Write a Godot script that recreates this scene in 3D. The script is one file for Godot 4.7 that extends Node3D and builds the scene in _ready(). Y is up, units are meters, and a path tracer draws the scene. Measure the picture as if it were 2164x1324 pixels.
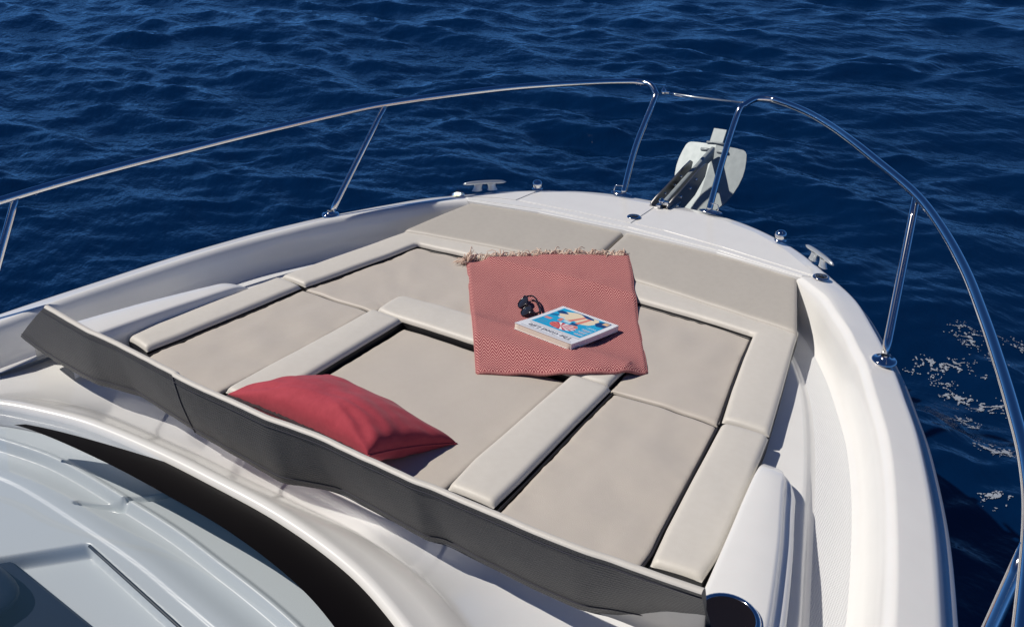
extends Node3D
# A motor boat's foredeck with a sunpad, seen from above the windscreen, on open blue sea.
# Boat axes: x to starboard, y up, -z to the bow. BOAT trims the whole boat four degrees bow down on the level sea.

var BOAT := Transform3D(Basis(Vector3.RIGHT, deg_to_rad(-4.0)), Vector3.ZERO)
const SEA_Y := -1.3
var M := {}
var used := {}
var rng := RandomNumberGenerator.new()
var fn := FastNoiseLite.new()

# ---------------------------------------------------------------- tables (boat axes)
# gunwale outline, half: [x, z] from the stem aft
var OUT := [[0.0, -1.462], [0.18, -1.448], [0.33, -1.42], [0.49, -1.345], [0.65, -1.225], [0.83, -1.03], [0.945, -0.885], [1.04, -0.70], [1.10, -0.57], [1.152, -0.45], [1.205, -0.31], [1.272, -0.13], [1.35, 0.14], [1.405, 0.4], [1.456, 0.7], [1.488, 1.0], [1.51, 1.5], [1.52, 2.3]]
# tables by z: [z, x]
var CAP := [[-1.0, 0.67], [-0.95, 0.715], [-0.88, 0.785], [-0.82, 0.845], [-0.71, 0.91], [-0.6, 0.975], [-0.5, 1.022], [-0.43, 1.058], [-0.27, 1.118], [-0.03, 1.206], [0.26, 1.278], [0.55, 1.332], [0.83, 1.362], [1.3, 1.39], [2.3, 1.40]]
var FACE := [[-1.0, 0.62], [-0.95, 0.67], [-0.8, 0.81], [-0.7, 0.878], [-0.5, 0.985], [-0.3, 1.072], [-0.15, 1.13], [0.13, 1.208], [0.5, 1.282], [0.85, 1.325], [1.3, 1.35], [2.3, 1.36]]
var LEDGE := [[-1.0, 0.58], [-0.95, 0.61], [-0.7, 0.75], [-0.5, 0.86], [-0.3, 0.945], [-0.03, 1.027], [0.17, 1.078], [0.37, 1.127], [0.62, 1.185], [0.9, 1.225], [1.3, 1.25], [2.3, 1.26]]
# windscreen lip by x: [x, z]
var LIP := [[-1.35, 1.39], [-1.1, 1.215], [-0.862, 1.097], [-0.716, 1.051], [-0.567, 1.02], [-0.327, 1.003], [-0.127, 1.001], [0.124, 1.008], [0.368, 1.044], [0.557, 1.108], [0.75, 1.2], [0.95, 1.32], [1.2, 1.48]]
var LIPF := [[-1.35, 1.35], [-1.1, 1.16], [-0.96, 1.055], [-0.827, 0.995], [-0.67, 0.952], [-0.3, 0.932], [-0.1, 0.932], [0.1, 0.931], [0.3, 0.933], [0.49, 0.963], [0.626, 1.017], [0.8, 1.11], [1.0, 1.25], [1.2, 1.42]]

func tab(t: Array, k: float) -> float:
	var n := t.size()
	if k <= t[0][0]: return t[0][1]
	if k >= t[n - 1][0]: return t[n - 1][1]
	var i := 0
	while t[i + 1][0] < k: i += 1
	var p0 = t[maxi(i - 1, 0)]; var p1 = t[i]; var p2 = t[i + 1]; var p3 = t[mini(i + 2, n - 1)]
	var h: float = p2[0] - p1[0]
	var m1: float = (p2[1] - p0[1]) / (p2[0] - p0[0]) * h
	var m2: float = (p3[1] - p1[1]) / (p3[0] - p1[0]) * h
	var s: float = (k - p1[0]) / h
	var s2 := s * s; var s3 := s2 * s
	return (2 * s3 - 3 * s2 + 1) * p1[1] + (s3 - 2 * s2 + s) * m1 + (-2 * s3 + 3 * s2) * p2[1] + (s3 - s2) * m2

func gun_y(z: float) -> float:
	return tab([[-1.5, 0.085], [-0.4, 0.085], [0.0, 0.071], [0.5, 0.051], [1.2, 0.035], [2.3, 0.03]], z)

# ---------------------------------------------------------------- helpers
func numbered(n: String) -> String:
	if not used.has(n):
		used[n] = 0
		return n
	used[n] += 1
	return "%s_%03d" % [n, used[n]]

func thing(called: String, label: String, category: String, base: Vector3, group := "") -> Node3D:
	var o := Node3D.new()
	o.name = numbered(called)
	add_child(o)
	o.transform = BOAT * Transform3D(Basis(), base)
	o.set_meta("label", label); o.set_meta("category", category)
	o.set_meta("base", base)
	if group != "": o.set_meta("group", group)
	return o

func part(parent: Node3D, called: String, mesh: Mesh, mat: Material) -> MeshInstance3D:
	var m := MeshInstance3D.new()
	m.name = called; m.mesh = mesh; m.material_override = mat
	m.cast_shadow = GeometryInstance3D.SHADOW_CASTING_SETTING_ON
	if parent.has_meta("base"):
		m.position = -parent.get_meta("base")
	parent.add_child(m, true)
	return m

func v2(a) -> Vector2: return Vector2(a[0], a[1])

func cat(pts: Array, steps: int) -> PackedVector3Array:  # Catmull-Rom through points
	var out := PackedVector3Array()
	var n := pts.size()
	for i in n - 1:
		var a: Vector3 = pts[maxi(i - 1, 0)]; var b: Vector3 = pts[i]; var c: Vector3 = pts[i + 1]; var d: Vector3 = pts[mini(i + 2, n - 1)]
		for k in steps: out.append(b.cubic_interpolate(c, a, d, float(k) / steps))
	out.append(pts[n - 1])
	return out

func resample(p: PackedVector3Array, n: int) -> PackedVector3Array:
	var L := PackedFloat32Array([0.0])
	for i in range(1, p.size()): L.append(L[i - 1] + p[i].distance_to(p[i - 1]))
	var out := PackedVector3Array()
	var j := 0
	for k in n:
		var s: float = L[L.size() - 1] * k / (n - 1)
		while j < p.size() - 2 and L[j + 1] < s: j += 1
		out.append(p[j].lerp(p[j + 1], clampf((s - L[j]) / maxf(L[j + 1] - L[j], 1e-6), 0, 1)))
	return out

func sheet(rows: Array, flip := false, uvs: Array = [], closed := false) -> ArrayMesh:
	var st := SurfaceTool.new()
	st.begin(Mesh.PRIMITIVE_TRIANGLES)
	st.set_smooth_group(0)
	var nr := rows.size(); var nc: int = rows[0].size()
	for r in nr:
		for c in nc:
			st.set_uv(uvs[r][c] if uvs.size() else Vector2(float(c) / (nc - 1), float(r) / (nr - 1)))
			st.add_vertex(rows[r][c])
	var cc := nc if closed else nc - 1
	for r in nr - 1:
		for c in cc:
			var a := r * nc + c; var b := r * nc + (c + 1) % nc; var d := (r + 1) * nc + c; var e := (r + 1) * nc + (c + 1) % nc
			if flip: for i in [a, d, b, b, d, e]: st.add_index(i)
			else: for i in [a, b, d, b, e, d]: st.add_index(i)
	st.generate_normals()
	return st.commit()

func join(meshes: Array) -> ArrayMesh:
	var st := SurfaceTool.new()
	st.begin(Mesh.PRIMITIVE_TRIANGLES)
	for m in meshes:
		var q: ArrayMesh = m
		if q.surface_get_array_index_len(0) == 0:
			var t := SurfaceTool.new()
			t.create_from(q, 0); t.index(); q = t.commit()
		st.append_from(q, 0, Transform3D())
	return st.commit()

func tube(path: PackedVector3Array, rad, sides := 14, capped := true) -> ArrayMesh:
	var rows := []
	var n := path.size()
	var up := Vector3(0.31, 0.9, 0.2).normalized()
	for i in n:
		var t := (path[mini(i + 1, n - 1)] - path[maxi(i - 1, 0)]).normalized()
		up = (up - t * up.dot(t)).normalized()
		var s := t.cross(up)
		var r: float = rad[i] if rad is Array else rad
		var ring := PackedVector3Array()
		for k in sides:
			var a := TAU * k / sides
			ring.append(path[i] + (up * cos(a) + s * sin(a)) * r)
		if i == 0 and capped:
			var z := PackedVector3Array(); for k in sides: z.append(path[i] + (ring[k] - path[i]) * 0.02)
			rows.append(z); rows.append(ring.duplicate())
		rows.append(ring)
		if i == n - 1 and capped:
			rows.append(ring.duplicate())
			var z2 := PackedVector3Array(); for k in sides: z2.append(path[i] + (ring[k] - path[i]) * 0.02)
			rows.append(z2)
	return sheet(rows, false, [], true)

func lathe(prof: Array, xf: Transform3D, sides := 28) -> ArrayMesh:  # prof: [radius, height]
	var rows := []
	for p in prof:
		var ring := PackedVector3Array()
		for k in sides:
			var a := TAU * k / sides
			ring.append(xf * Vector3(cos(a) * p[0], p[1], sin(a) * p[0]))
		rows.append(ring)
	return sheet(rows, true, [], true)

# a flat plate: polygon in x,z with a chamfered upper edge
func up(p: Vector2, y: float) -> Vector3: return Vector3(p.x, y, p.y)

func plate(poly: PackedVector2Array, y0: float, y1: float, ch: float) -> ArrayMesh:
	if Geometry2D.is_polygon_clockwise(poly): poly.reverse()
	var n := poly.size()
	var ins := PackedVector2Array()
	for i in n:
		var a := poly[(i + n - 1) % n]; var b := poly[i]; var c := poly[(i + 1) % n]
		var n1 := (b - a).normalized().orthogonal(); var n2 := (c - b).normalized().orthogonal()
		var m := (n1 + n2).normalized()
		ins.append(b - m * ch / maxf(m.dot(n1), 0.4))
	var test := ins[0] - poly[0]
	var tri := Geometry2D.triangulate_polygon(ins)
	if tri.size() == 0: print("plate: triangulation failed")
	var st := SurfaceTool.new()
	st.begin(Mesh.PRIMITIVE_TRIANGLES)
	st.set_smooth_group(-1)
	for k in range(0, tri.size(), 3):
		for q in [tri[k], tri[k + 1], tri[k + 2]]:
			st.set_uv(ins[q]); st.add_vertex(up(ins[q], y1))
	for i in n:
		var j := (i + 1) % n
		for quad in [[up(poly[i], y1 - ch), up(poly[j], y1 - ch), up(ins[j], y1), up(ins[i], y1)], [up(poly[i], y0), up(poly[j], y0), up(poly[j], y1 - ch), up(poly[i], y1 - ch)]]:
			for q in [0, 1, 2, 0, 2, 3]: st.set_uv(Vector2(quad[q].x, quad[q].z)); st.add_vertex(quad[q])
	st.generate_normals()
	return st.commit()

func box_tri(st: SurfaceTool, c: Vector3, s: Vector3, basis: Basis, a: Vector3, b: Vector3, d: Vector3) -> void:
	for q in [a, b, d]: st.set_uv(Vector2(q.x / s.x + 0.5, q.z / s.z + 0.5)); st.add_vertex(c + basis * q)

func box(c: Vector3, s: Vector3, basis := Basis(), bev := 0.002) -> ArrayMesh:
	var b := minf(bev, minf(s.x, minf(s.y, s.z)) * 0.45)
	var st := SurfaceTool.new()
	st.begin(Mesh.PRIMITIVE_TRIANGLES)
	st.set_smooth_group(-1)
	var h := s * 0.5
	var rows := []
	for lv in [[-h.y, b], [-h.y + b, 0.0], [h.y - b, 0.0], [h.y, b]]:
		var x: float = h.x - lv[1]; var z: float = h.z - lv[1]
		var y: float = lv[0]
		rows.append([Vector3(-x + b, y, -z), Vector3(x - b, y, -z), Vector3(x, y, -z + b), Vector3(x, y, z - b), Vector3(x - b, y, z), Vector3(-x + b, y, z), Vector3(-x, y, z - b), Vector3(-x, y, -z + b)])
	for r in 3:
		for k in 8:
			var j := (k + 1) % 8
			box_tri(st, c, s, basis, rows[r][k], rows[r + 1][k], rows[r][j]); box_tri(st, c, s, basis, rows[r][j], rows[r + 1][k], rows[r + 1][j])
	for k in range(1, 7):
		box_tri(st, c, s, basis, rows[3][0], rows[3][k + 1], rows[3][k]); box_tri(st, c, s, basis, rows[0][0], rows[0][k], rows[0][k + 1])
	st.generate_normals()
	return st.commit()

# ---------------------------------------------------------------- materials
func noise_tex(freq: float, oct: int, size: int, normal := false, strength := 4.0, kind := FastNoiseLite.TYPE_SIMPLEX_SMOOTH, ramp: Array = [], sd := 3) -> NoiseTexture2D:
	var f := FastNoiseLite.new()
	f.noise_type = kind; f.frequency = freq; f.fractal_octaves = oct; f.seed = sd
	var t := NoiseTexture2D.new()
	t.width = size; t.height = size; t.seamless = true; t.noise = f
	if normal:
		t.as_normal_map = true; t.bump_strength = strength
	if ramp.size():
		var g := Gradient.new()
		g.offsets = PackedFloat32Array(ramp[0]); g.colors = PackedColorArray(ramp[1])
		t.color_ramp = g
	return t

func lin(r: float, g: float, b: float) -> Color: return Color(r, g, b).linear_to_srgb()

func mat(col: Color, rough: float, metal := 0.0, spec := 0.5) -> StandardMaterial3D:
	var m := StandardMaterial3D.new()
	m.albedo_color = col; m.roughness = rough; m.metallic = metal; m.metallic_specular = spec
	return m

func tri(m: StandardMaterial3D, scale: float) -> void:
	m.uv1_triplanar = true; m.uv1_world_triplanar = true; m.uv1_scale = Vector3.ONE * scale

func make_materials() -> void:
	var gel := mat(Color.WHITE, 0.22)
	gel.albedo_texture = noise_tex(0.012, 4, 512, false, 1.0, FastNoiseLite.TYPE_SIMPLEX_SMOOTH, [[0.0, 0.45, 1.0], [lin(0.735, 0.733, 0.718), lin(0.752, 0.750, 0.735), lin(0.765, 0.763, 0.748)]])
	gel.clearcoat_enabled = true; gel.clearcoat = 0.3; gel.clearcoat_roughness = 0.06
	gel.normal_enabled = true; gel.normal_texture = noise_tex(0.006, 2, 512, true, 1.2); gel.normal_scale = 0.25
	tri(gel, 1.4)
	M.gel = gel
	var skid := mat(lin(0.68, 0.69, 0.70), 0.55)
	var im := Image.create(64, 64, false, Image.FORMAT_RGB8)
	for y in 64:
		for x in 64:
			var d := (absf(sin(x * PI / 8.0)) * absf(sin(y * PI / 8.0)))
			im.set_pixel(x, y, Color(d, d, d))
	im.bump_map_to_normal_map(3.0)
	skid.normal_enabled = true; skid.normal_texture = ImageTexture.create_from_image(im); skid.normal_scale = 0.6
	tri(skid, 25.0)
	M.skid = skid
	# vinyl of the sunpad: slightly pinkish off-white, wrinkled and grained
	var panel := mat(Color.WHITE, 0.5)
	panel.albedo_texture = noise_tex(0.02, 4, 512, false, 1.0, FastNoiseLite.TYPE_SIMPLEX_SMOOTH, [[0.0, 0.5, 1.0], [lin(0.500, 0.456, 0.404), lin(0.507, 0.463, 0.411), lin(0.514, 0.471, 0.419)]])
	panel.normal_enabled = true; panel.normal_texture = noise_tex(0.2, 2, 512, true, 1.5); panel.normal_scale = 0.35
	tri(panel, 3.0)
	M.panel = panel
	var roll := mat(Color.WHITE, 0.5)
	roll.albedo_texture = noise_tex(0.02, 4, 512, false, 1.0, FastNoiseLite.TYPE_SIMPLEX_SMOOTH, [[0.0, 0.5, 1.0], [lin(0.585, 0.556, 0.506), lin(0.60, 0.572, 0.522), lin(0.615, 0.588, 0.54)]], 8)
	roll.normal_enabled = true; roll.normal_texture = noise_tex(0.2, 2, 512, true, 1.5); roll.normal_scale = 0.3
	tri(roll, 3.0)
	M.roll = roll
	var head := mat(Color.WHITE, 0.5)  # headrest vinyl: shade of its tilt is put into a darker colour
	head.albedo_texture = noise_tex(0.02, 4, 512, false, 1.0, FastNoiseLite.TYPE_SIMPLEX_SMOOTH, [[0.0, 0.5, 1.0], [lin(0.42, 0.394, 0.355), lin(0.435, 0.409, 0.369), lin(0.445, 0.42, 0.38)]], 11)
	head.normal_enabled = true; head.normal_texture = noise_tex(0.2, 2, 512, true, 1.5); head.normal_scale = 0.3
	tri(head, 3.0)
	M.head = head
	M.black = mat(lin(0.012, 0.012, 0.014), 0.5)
	M.pipe = mat(lin(0.02, 0.018, 0.02), 0.45)
	# grey woven canvas
	var canvas := mat(Color.WHITE, 0.5)
	var ci := Image.create(128, 128, false, Image.FORMAT_RGB8); var cn := Image.create(128, 128, false, Image.FORMAT_RGB8)
	rng.seed = 5
	for y in 128:
		for x in 128:
			var over := (int(x / 4) + int(y / 4)) % 2 == 0
			var h: float = (0.5 + 0.5 * sin((x % 4 + 0.5) / 4.0 * PI)) if over else (0.35 + 0.5 * sin((y % 4 + 0.5) / 4.0 * PI))
			var v := 0.046 + 0.040 * h + rng.randf_range(-0.012, 0.012)
			ci.set_pixel(x, y, lin(v, v, v * 1.01)); cn.set_pixel(x, y, Color(h, h, h))
	cn.bump_map_to_normal_map(3.0)
	canvas.albedo_texture = ImageTexture.create_from_image(ci)
	canvas.normal_enabled = true; canvas.normal_texture = ImageTexture.create_from_image(cn); canvas.normal_scale = 0.9
	canvas.uv1_scale = Vector3(9, 0.8, 1)
	M.canvas = canvas
	M.thread = mat(lin(0.03, 0.03, 0.045), 0.7)
	var chrome := mat(lin(0.74, 0.74, 0.74), 0.08, 1.0)
	M.chrome = chrome
	var galv := mat(Color.WHITE, 0.55, 0.35)
	galv.albedo_texture = noise_tex(0.03, 4, 256, false, 1.0, FastNoiseLite.TYPE_CELLULAR, [[0.0, 1.0], [lin(0.28, 0.32, 0.33), lin(0.38, 0.42, 0.43)]])
	tri(galv, 4.0)
	M.galv = galv
	M.steel = mat(lin(0.30, 0.30, 0.30), 0.3, 0.9)
	M.cleat = mat(lin(0.62, 0.65, 0.66), 0.3, 0.7)
	M.cup = mat(lin(0.10, 0.075, 0.065), 0.12, 0.9)
	M.hole = mat(lin(0.01, 0.01, 0.012), 0.3)
	M.cap = mat(lin(0.05, 0.055, 0.06), 0.25, 0.6)
	var velvet := mat(Color.WHITE, 0.85)
	velvet.albedo_texture = noise_tex(0.05, 4, 256, false, 1.0, FastNoiseLite.TYPE_SIMPLEX_SMOOTH, [[0.0, 1.0], [lin(0.33, 0.028, 0.048), lin(0.40, 0.042, 0.064)]])
	velvet.rim_enabled = true; velvet.rim = 0.2; velvet.rim_tint = 0.6
	velvet.normal_enabled = true; velvet.normal_texture = noise_tex(0.3, 3, 256, true, 2.0); velvet.normal_scale = 0.25
	tri(velvet, 4.0)
	M.velvet = velvet
	M.velvet_dark = mat(lin(0.035, 0.02, 0.025), 0.9)
	# towel: red and pale pink herringbone weave
	var ti := Image.create(1680, 2048, false, Image.FORMAT_RGB8)
	var ca := lin(0.185, 0.018, 0.032); var cb := lin(0.60, 0.295, 0.265)
	for y in 2048:
		for x in 1680:
			var u := x / 80.0
			var t := absf((u - floorf(u)) * 2.0 - 1.0)
			var s := y / 34.0 + t * 1.75
			s = s - floorf(s)
			var e := clampf((absf(s - 0.5) - 0.25) * 9.0 + 0.5, 0, 1)
			ti.set_pixel(x, y, ca.lerp(cb, e))
	ti.generate_mipmaps()
	var tow := mat(Color.WHITE, 0.95)
	tow.albedo_texture = ImageTexture.create_from_image(ti)
	tow.normal_enabled = true; tow.normal_texture = noise_tex(0.25, 3, 512, true, 3.0); tow.normal_scale = 0.4
	M.towel = tow
	M.fringe = mat(lin(0.66, 0.50, 0.40), 0.95)
	M.paper = mat(lin(0.72, 0.66, 0.56), 0.9)
	M.cover_white = mat(lin(0.74, 0.76, 0.80), 0.3)
	M.ink = mat(lin(0.02, 0.025, 0.06), 0.5)
	M.shade_plastic = mat(lin(0.012, 0.01, 0.012), 0.18)
	var lens := mat(lin(0.02, 0.018, 0.02), 0.05)
	M.lens = lens
	var glass := StandardMaterial3D.new()
	glass.albedo_color = Color(0.45, 0.62, 0.72, 0.09); glass.roughness = 0.02; glass.metallic_specular = 0.28
	glass.transparency = BaseMaterial3D.TRANSPARENCY_ALPHA
	M.glass = glass
	M.frit = mat(lin(0.006, 0.005, 0.006), 0.5, 0.0, 0.15)
	M.dash = mat(lin(0.52, 0.57, 0.60), 0.3)
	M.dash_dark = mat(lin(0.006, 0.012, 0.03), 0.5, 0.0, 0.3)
	M.foam = mat(lin(0.24, 0.27, 0.32), 0.9)
	# sea
	var sea := mat(lin(0.0002, 0.0105, 0.042), 0.05, 0.0, 0.65)
	sea.normal_enabled = true
	sea.normal_texture = noise_tex(0.012, 5, 1024, true, 7.0, FastNoiseLite.TYPE_SIMPLEX_SMOOTH, [], 21)
	sea.normal_scale = 0.5
	M.sea = sea

# ---------------------------------------------------------------- sea
var waves := []
func make_waves() -> void:
	rng.seed = 77
	var lam := 0.15
	while lam < 4.2:
		for k in 3:
			var dir := deg_to_rad(68.0 + rng.randfn(0.0, 30.0))   # travel direction in x,z
			var kk := TAU / lam
			var st := 0.088
			if lam > 0.9: st = 0.050
			if lam > 1.6: st = 0.032
			waves.append([cos(dir) * kk, sin(dir) * kk, rng.randf() * TAU, st / kk * rng.randf_range(0.6, 1.4), cos(dir), sin(dir), lam])
		lam *= 1.33

func sea_at(x: float, z: float, cell := 0.0) -> Vector3:
	var o := Vector3(x, 0, z)
	var wob := fn.get_noise_2d(x * 6.0, z * 6.0)
	var gust := clampf(0.78 + 0.9 * fn.get_noise_2d(x * 9.0 + 300.0, z * 9.0), 0.45, 1.0)
	for w in waves:
		if w[6] < cell * 2.2: continue
		var ph: float = w[0] * x + w[1] * z + w[2] + wob * 2.2
		var a: float = w[3] * (gust if w[6] < 1.2 else 1.0)
		o.y += a * sin(ph)
		var c := a * cos(ph) * 0.42
		o.x += w[4] * c; o.z += w[5] * c
	return o

func make_sea() -> void:
	fn.seed = 9; fn.frequency = 0.05; fn.fractal_octaves = 2
	make_waves()
	var ang := PackedFloat32Array()
	var a := -35.0
	while a < 85.0: ang.append(a); a += 0.24
	while a < 325.0: ang.append(a); a += 4.0
	var rad := PackedFloat32Array()
	var r := 0.7
	while r < 22.0: rad.append(r); r *= 1.0085
	while r < 60.0: rad.append(r); r *= 1.03
	while r < 4000.0: rad.append(r); r *= 1.25
	var rows := []; var uvs := []
	var far := Vector2(cos(0.55), sin(0.55))
	for ri in rad.size():
		var row := PackedVector3Array(); var uv := PackedVector2Array()
		var cell := rad[ri] * (0.0085 if rad[ri] < 22.0 else 0.03)
		var fade := clampf(1.0 - (rad[ri] - 50.0) / 200.0, 0.0, 1.0)
		for ai in ang.size():
			var t := deg_to_rad(ang[ai])
			var x := -sin(t) * rad[ri]; var z := 0.8 - cos(t) * rad[ri]
			var p := sea_at(x, z, cell) if (ang[ai] < 85.0 and fade > 0.0) else Vector3(x, 0, z)
			p.y = p.y * fade + SEA_Y
			row.append(p)
			uv.append(Vector2((x * 0.85 + z * 0.53) * 0.30, (-x * 0.53 + z * 0.85) * 0.62))
		rows.append(row); uvs.append(uv)
	var m := MeshInstance3D.new()
	m.name = "sea"; m.mesh = sheet(rows, true, uvs, true); m.material_override = M.sea
	m.set_meta("kind", "structure")
	m.set_meta("label", "deep blue choppy sea all round the boat"); m.set_meta("category", "sea")
	add_child(m)
	# foam flecks drifting beside the starboard bow
	var st := SurfaceTool.new()
	st.begin(Mesh.PRIMITIVE_TRIANGLES); st.set_smooth_group(-1)
	var fa := FastNoiseLite.new(); fa.seed = 19; fa.frequency = 1.0; fa.fractal_octaves = 4; fa.noise_type = FastNoiseLite.TYPE_SIMPLEX_SMOOTH
	var fb := FastNoiseLite.new(); fb.seed = 5; fb.frequency = 1.0; fb.fractal_octaves = 2
	var heart := [[1.16, -2.84, 0.10], [1.24, -2.88, 0.09], [1.33, -3.22, 0.10], [1.40, -3.08, 0.07], [1.30, -2.66, 0.06], [1.44, -2.62, 0.07], [1.53, -2.18, 0.07], [1.25, -3.30, 0.06], [1.36, -2.45, 0.05], [1.60, -1.75, 0.05], [1.62, -3.35, 0.08]]
	var cs := 0.0045
	for iz in 440:
		for ix in 173:
			var x := 0.95 + ix * cs; var z := -3.55 + iz * cs
			var near := -1.0
			for h in heart: near = maxf(near, 1.0 - Vector2((x - h[0]) * 0.8, z - h[1]).length() / (h[2] * 1.5))
			if near < 0.0: continue
			var v := 0.30 - 1.9 * absf(fa.get_noise_2d(x * 9.0 + z * 2.0, z * 13.0)) + 0.5 * fa.get_noise_2d(x * 3.0 + 9.0, z * 5.0) + 0.30 * fb.get_noise_2d(x * 60.0, z * 60.0) + near * 0.30
			if v < 0.45: continue
			var q := []
			for o in [[0.0, 0.0], [1.0, 0.0], [1.0, 1.0], [0.0, 1.0]]:
				var jx: float = x + o[0] * cs; var jz: float = z + o[1] * cs
				var p := sea_at(jx + 0.004 * fb.get_noise_2d(jx * 200.0, jz * 200.0), jz + 0.004 * fb.get_noise_2d(jz * 200.0, jx * 200.0 + 40.0)); p.y += SEA_Y + 0.005
				q.append(p)
			for k in [0, 1, 2, 0, 2, 3]: st.add_vertex(q[k])
	st.generate_normals()
	var fm := MeshInstance3D.new()
	fm.name = "sea_foam"; fm.mesh = st.commit(); fm.material_override = M.foam
	fm.set_meta("kind", "stuff"); fm.set_meta("label", "white foam flecks on the water beside the starboard bow"); fm.set_meta("category", "foam")
	add_child(fm)

# ---------------------------------------------------------------- boat
func outline(n: int) -> PackedVector3Array:   # stem to stern, starboard
	var p := []
	for o in OUT: p.append(Vector3(o[0], 0, o[1]))
	return resample(cat(p, 8), n)

func make_boat() -> void:
	var boat := thing("motor_boat", "white motor boat with bow rails, gunwale and tinted windscreen", "boat", Vector3(0, -1.3, 0))
	# hull with rub rail, all round the outline
	var o := outline(150)
	var full := PackedVector3Array()
	for i in range(o.size() - 1, 0, -1): full.append(Vector3(-o[i].x, 0, o[i].z))
	for q in o: full.append(q)
	var rows := []
	var prof := [[-0.014, -0.017], [-0.004, -0.019], [0.004, -0.026], [0.022, -0.05], [0.034, -0.066], [0.046, -0.072], [0.05, -0.082], [0.05, -0.098], [0.044, -0.108], [0.03, -0.112], [0.01, -0.35], [-0.06, -0.8], [-0.2, -1.15], [-0.45, -1.6]]
	for pr in prof:
		var row := PackedVector3Array()
		for i in full.size():
			var t := (full[mini(i + 1, full.size() - 1)] - full[maxi(i - 1, 0)]).normalized()
			var nrm := Vector3(t.z, 0, -t.x)   # outward for port->bow->starboard travel
			row.append(full[i] + nrm * pr[0] + Vector3(0, gun_y(full[i].z) + pr[1], 0))
		rows.append(row)
	part(boat, "hull", sheet(rows), M.gel)
	# bulwark, side deck, coachroof by stations
	var zs := PackedFloat32Array()
	var z := -0.93
	while z < 2.2: zs.append(z); z += 0.025
	# outline x by z
	var OZ := []
	for q in OUT: OZ.append([q[1], q[0]])
	for side: float in [1.0, -1.0]:
		var rb := []; var rf := []; var rl := []
		for zz in zs:
			var xo := tab(OZ, zz); var xi := tab(CAP, zz); var xf := tab(FACE, zz); var xl := tab(LEDGE, zz); var gy := gun_y(zz)
			xf = minf(maxf(xf, xi - 0.055), xi - 0.03); xl = minf(xl, xf - 0.03)
			var yf := -0.060 - 0.035 * smoothstep(-0.1, 0.8, zz); var yl := -0.036
			var b := PackedVector3Array()
			for q in [[xo - 0.0135, gy - 0.017], [lerpf(xo - 0.0135, maxf(xi + 0.016, xo - 0.10), 0.5), gy - 0.0085], [maxf(xi + 0.018, xo - 0.098), gy - 0.0008], [xi + 0.014, gy], [xi + 0.008, gy - 0.001], [xi - 0.004, gy - 0.009], [xi - 0.012, gy - 0.022], [lerpf(xi, xf, 0.45), lerpf(gy, yf, 0.4)], [lerpf(xi, xf, 0.7), lerpf(gy, yf, 0.68)], [xf + 0.004, yf + 0.022], [xf - 0.008, yf + 0.007], [xf - 0.022, yf]]:
				b.append(Vector3(q[0] * side, q[1], zz))
			rb.append(b)
			var f := PackedVector3Array()
			for q in [[xf - 0.022, yf], [lerpf(xf, xl, 0.5), yf - 0.001], [xl + 0.026, yf]]: f.append(Vector3(q[0] * side, q[1], zz))
			rf.append(f)
			var l := PackedVector3Array()
			var xin := 0.335 if zz < 0.70 else xl - 0.03
			for q in [[xl + 0.026, yf], [xl + 0.016, yf + 0.004], [xl + 0.010, yf + 0.010], [xl + 0.002, yl - 0.006], [xl - 0.004, yl - 0.001], [xl - 0.012, yl], [lerpf(xl, xin, 0.5), yl - 0.002], [xin, yl - 0.004]]: l.append(Vector3(q[0] * side, q[1], zz))
			rl.append(l)
		part(boat, "bulwark", sheet(rb, side < 0), M.gel)
		part(boat, "side_deck", sheet(rf, side < 0), M.skid)
		part(boat, "coachroof", sheet(rl, side < 0), M.gel)
	# foundation under the sunpad: front plate and the recess of the filler cushion
	part(boat, "sunpad_base", join([box(Vector3(0, -0.05, -0.46), Vector3(0.69, 0.05, 0.95)), box(Vector3(0, -0.13, 0.36), Vector3(0.66, 0.02, 0.76)), box(Vector3(0.336, -0.08, 0.36), Vector3(0.012, 0.09, 0.74)), box(Vector3(-0.336, -0.08, 0.36), Vector3(0.012, 0.09, 0.74))]), M.gel)
	# foredeck plate
	var poly := PackedVector2Array()
	var deck := PackedVector2Array()
	var ring := []
	for q in o:
		if q.z < -0.925: ring.append(q)
	var mrow := [PackedVector3Array(), PackedVector3Array(), PackedVector3Array()]
	var k0 := 0
	for i in full.size():
		if full[i].z > -0.91: continue
		var t := (full[mini(i + 1, full.size() - 1)] - full[maxi(i - 1, 0)]).normalized()
		var nrm := Vector3(t.z, 0, -t.x)
		var q := full[i]
		mrow[0].append(q - nrm * 0.0135 + Vector3(0, 0.0685, 0)); mrow[1].append(q - nrm * 0.090 + Vector3(0, 0.0842, 0)); mrow[2].append(q - nrm * 0.098 + Vector3(0, 0.0852, 0))
		if q.z < -0.925: poly.append(Vector2(q.x - nrm.x * 0.097, q.z - nrm.z * 0.097))
	part(boat, "deck_margin", sheet(mrow), M.gel)
	poly.append(Vector2(0.745, -0.93)); poly.append(Vector2(0.4, -0.985)); poly.append(Vector2(0, -1.0)); poly.append(Vector2(-0.4, -0.985)); poly.append(Vector2(-0.745, -0.93))
	part(boat, "foredeck", plate(poly, -0.05, 0.0852, 0.001), M.gel)
	# raised foredeck panels (chain locker lid and fixed panels), with real gaps
	var lid := PackedVector2Array([Vector2(-0.545, -1.062), Vector2(-0.25, -1.08), Vector2(-0.012, -1.086), Vector2(-0.012, -1.325), Vector2(-0.075, -1.325), Vector2(-0.095, -1.345), Vector2(-0.20, -1.345), Vector2(-0.36, -1.31), Vector2(-0.47, -1.255), Vector2(-0.53, -1.215)])
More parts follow.
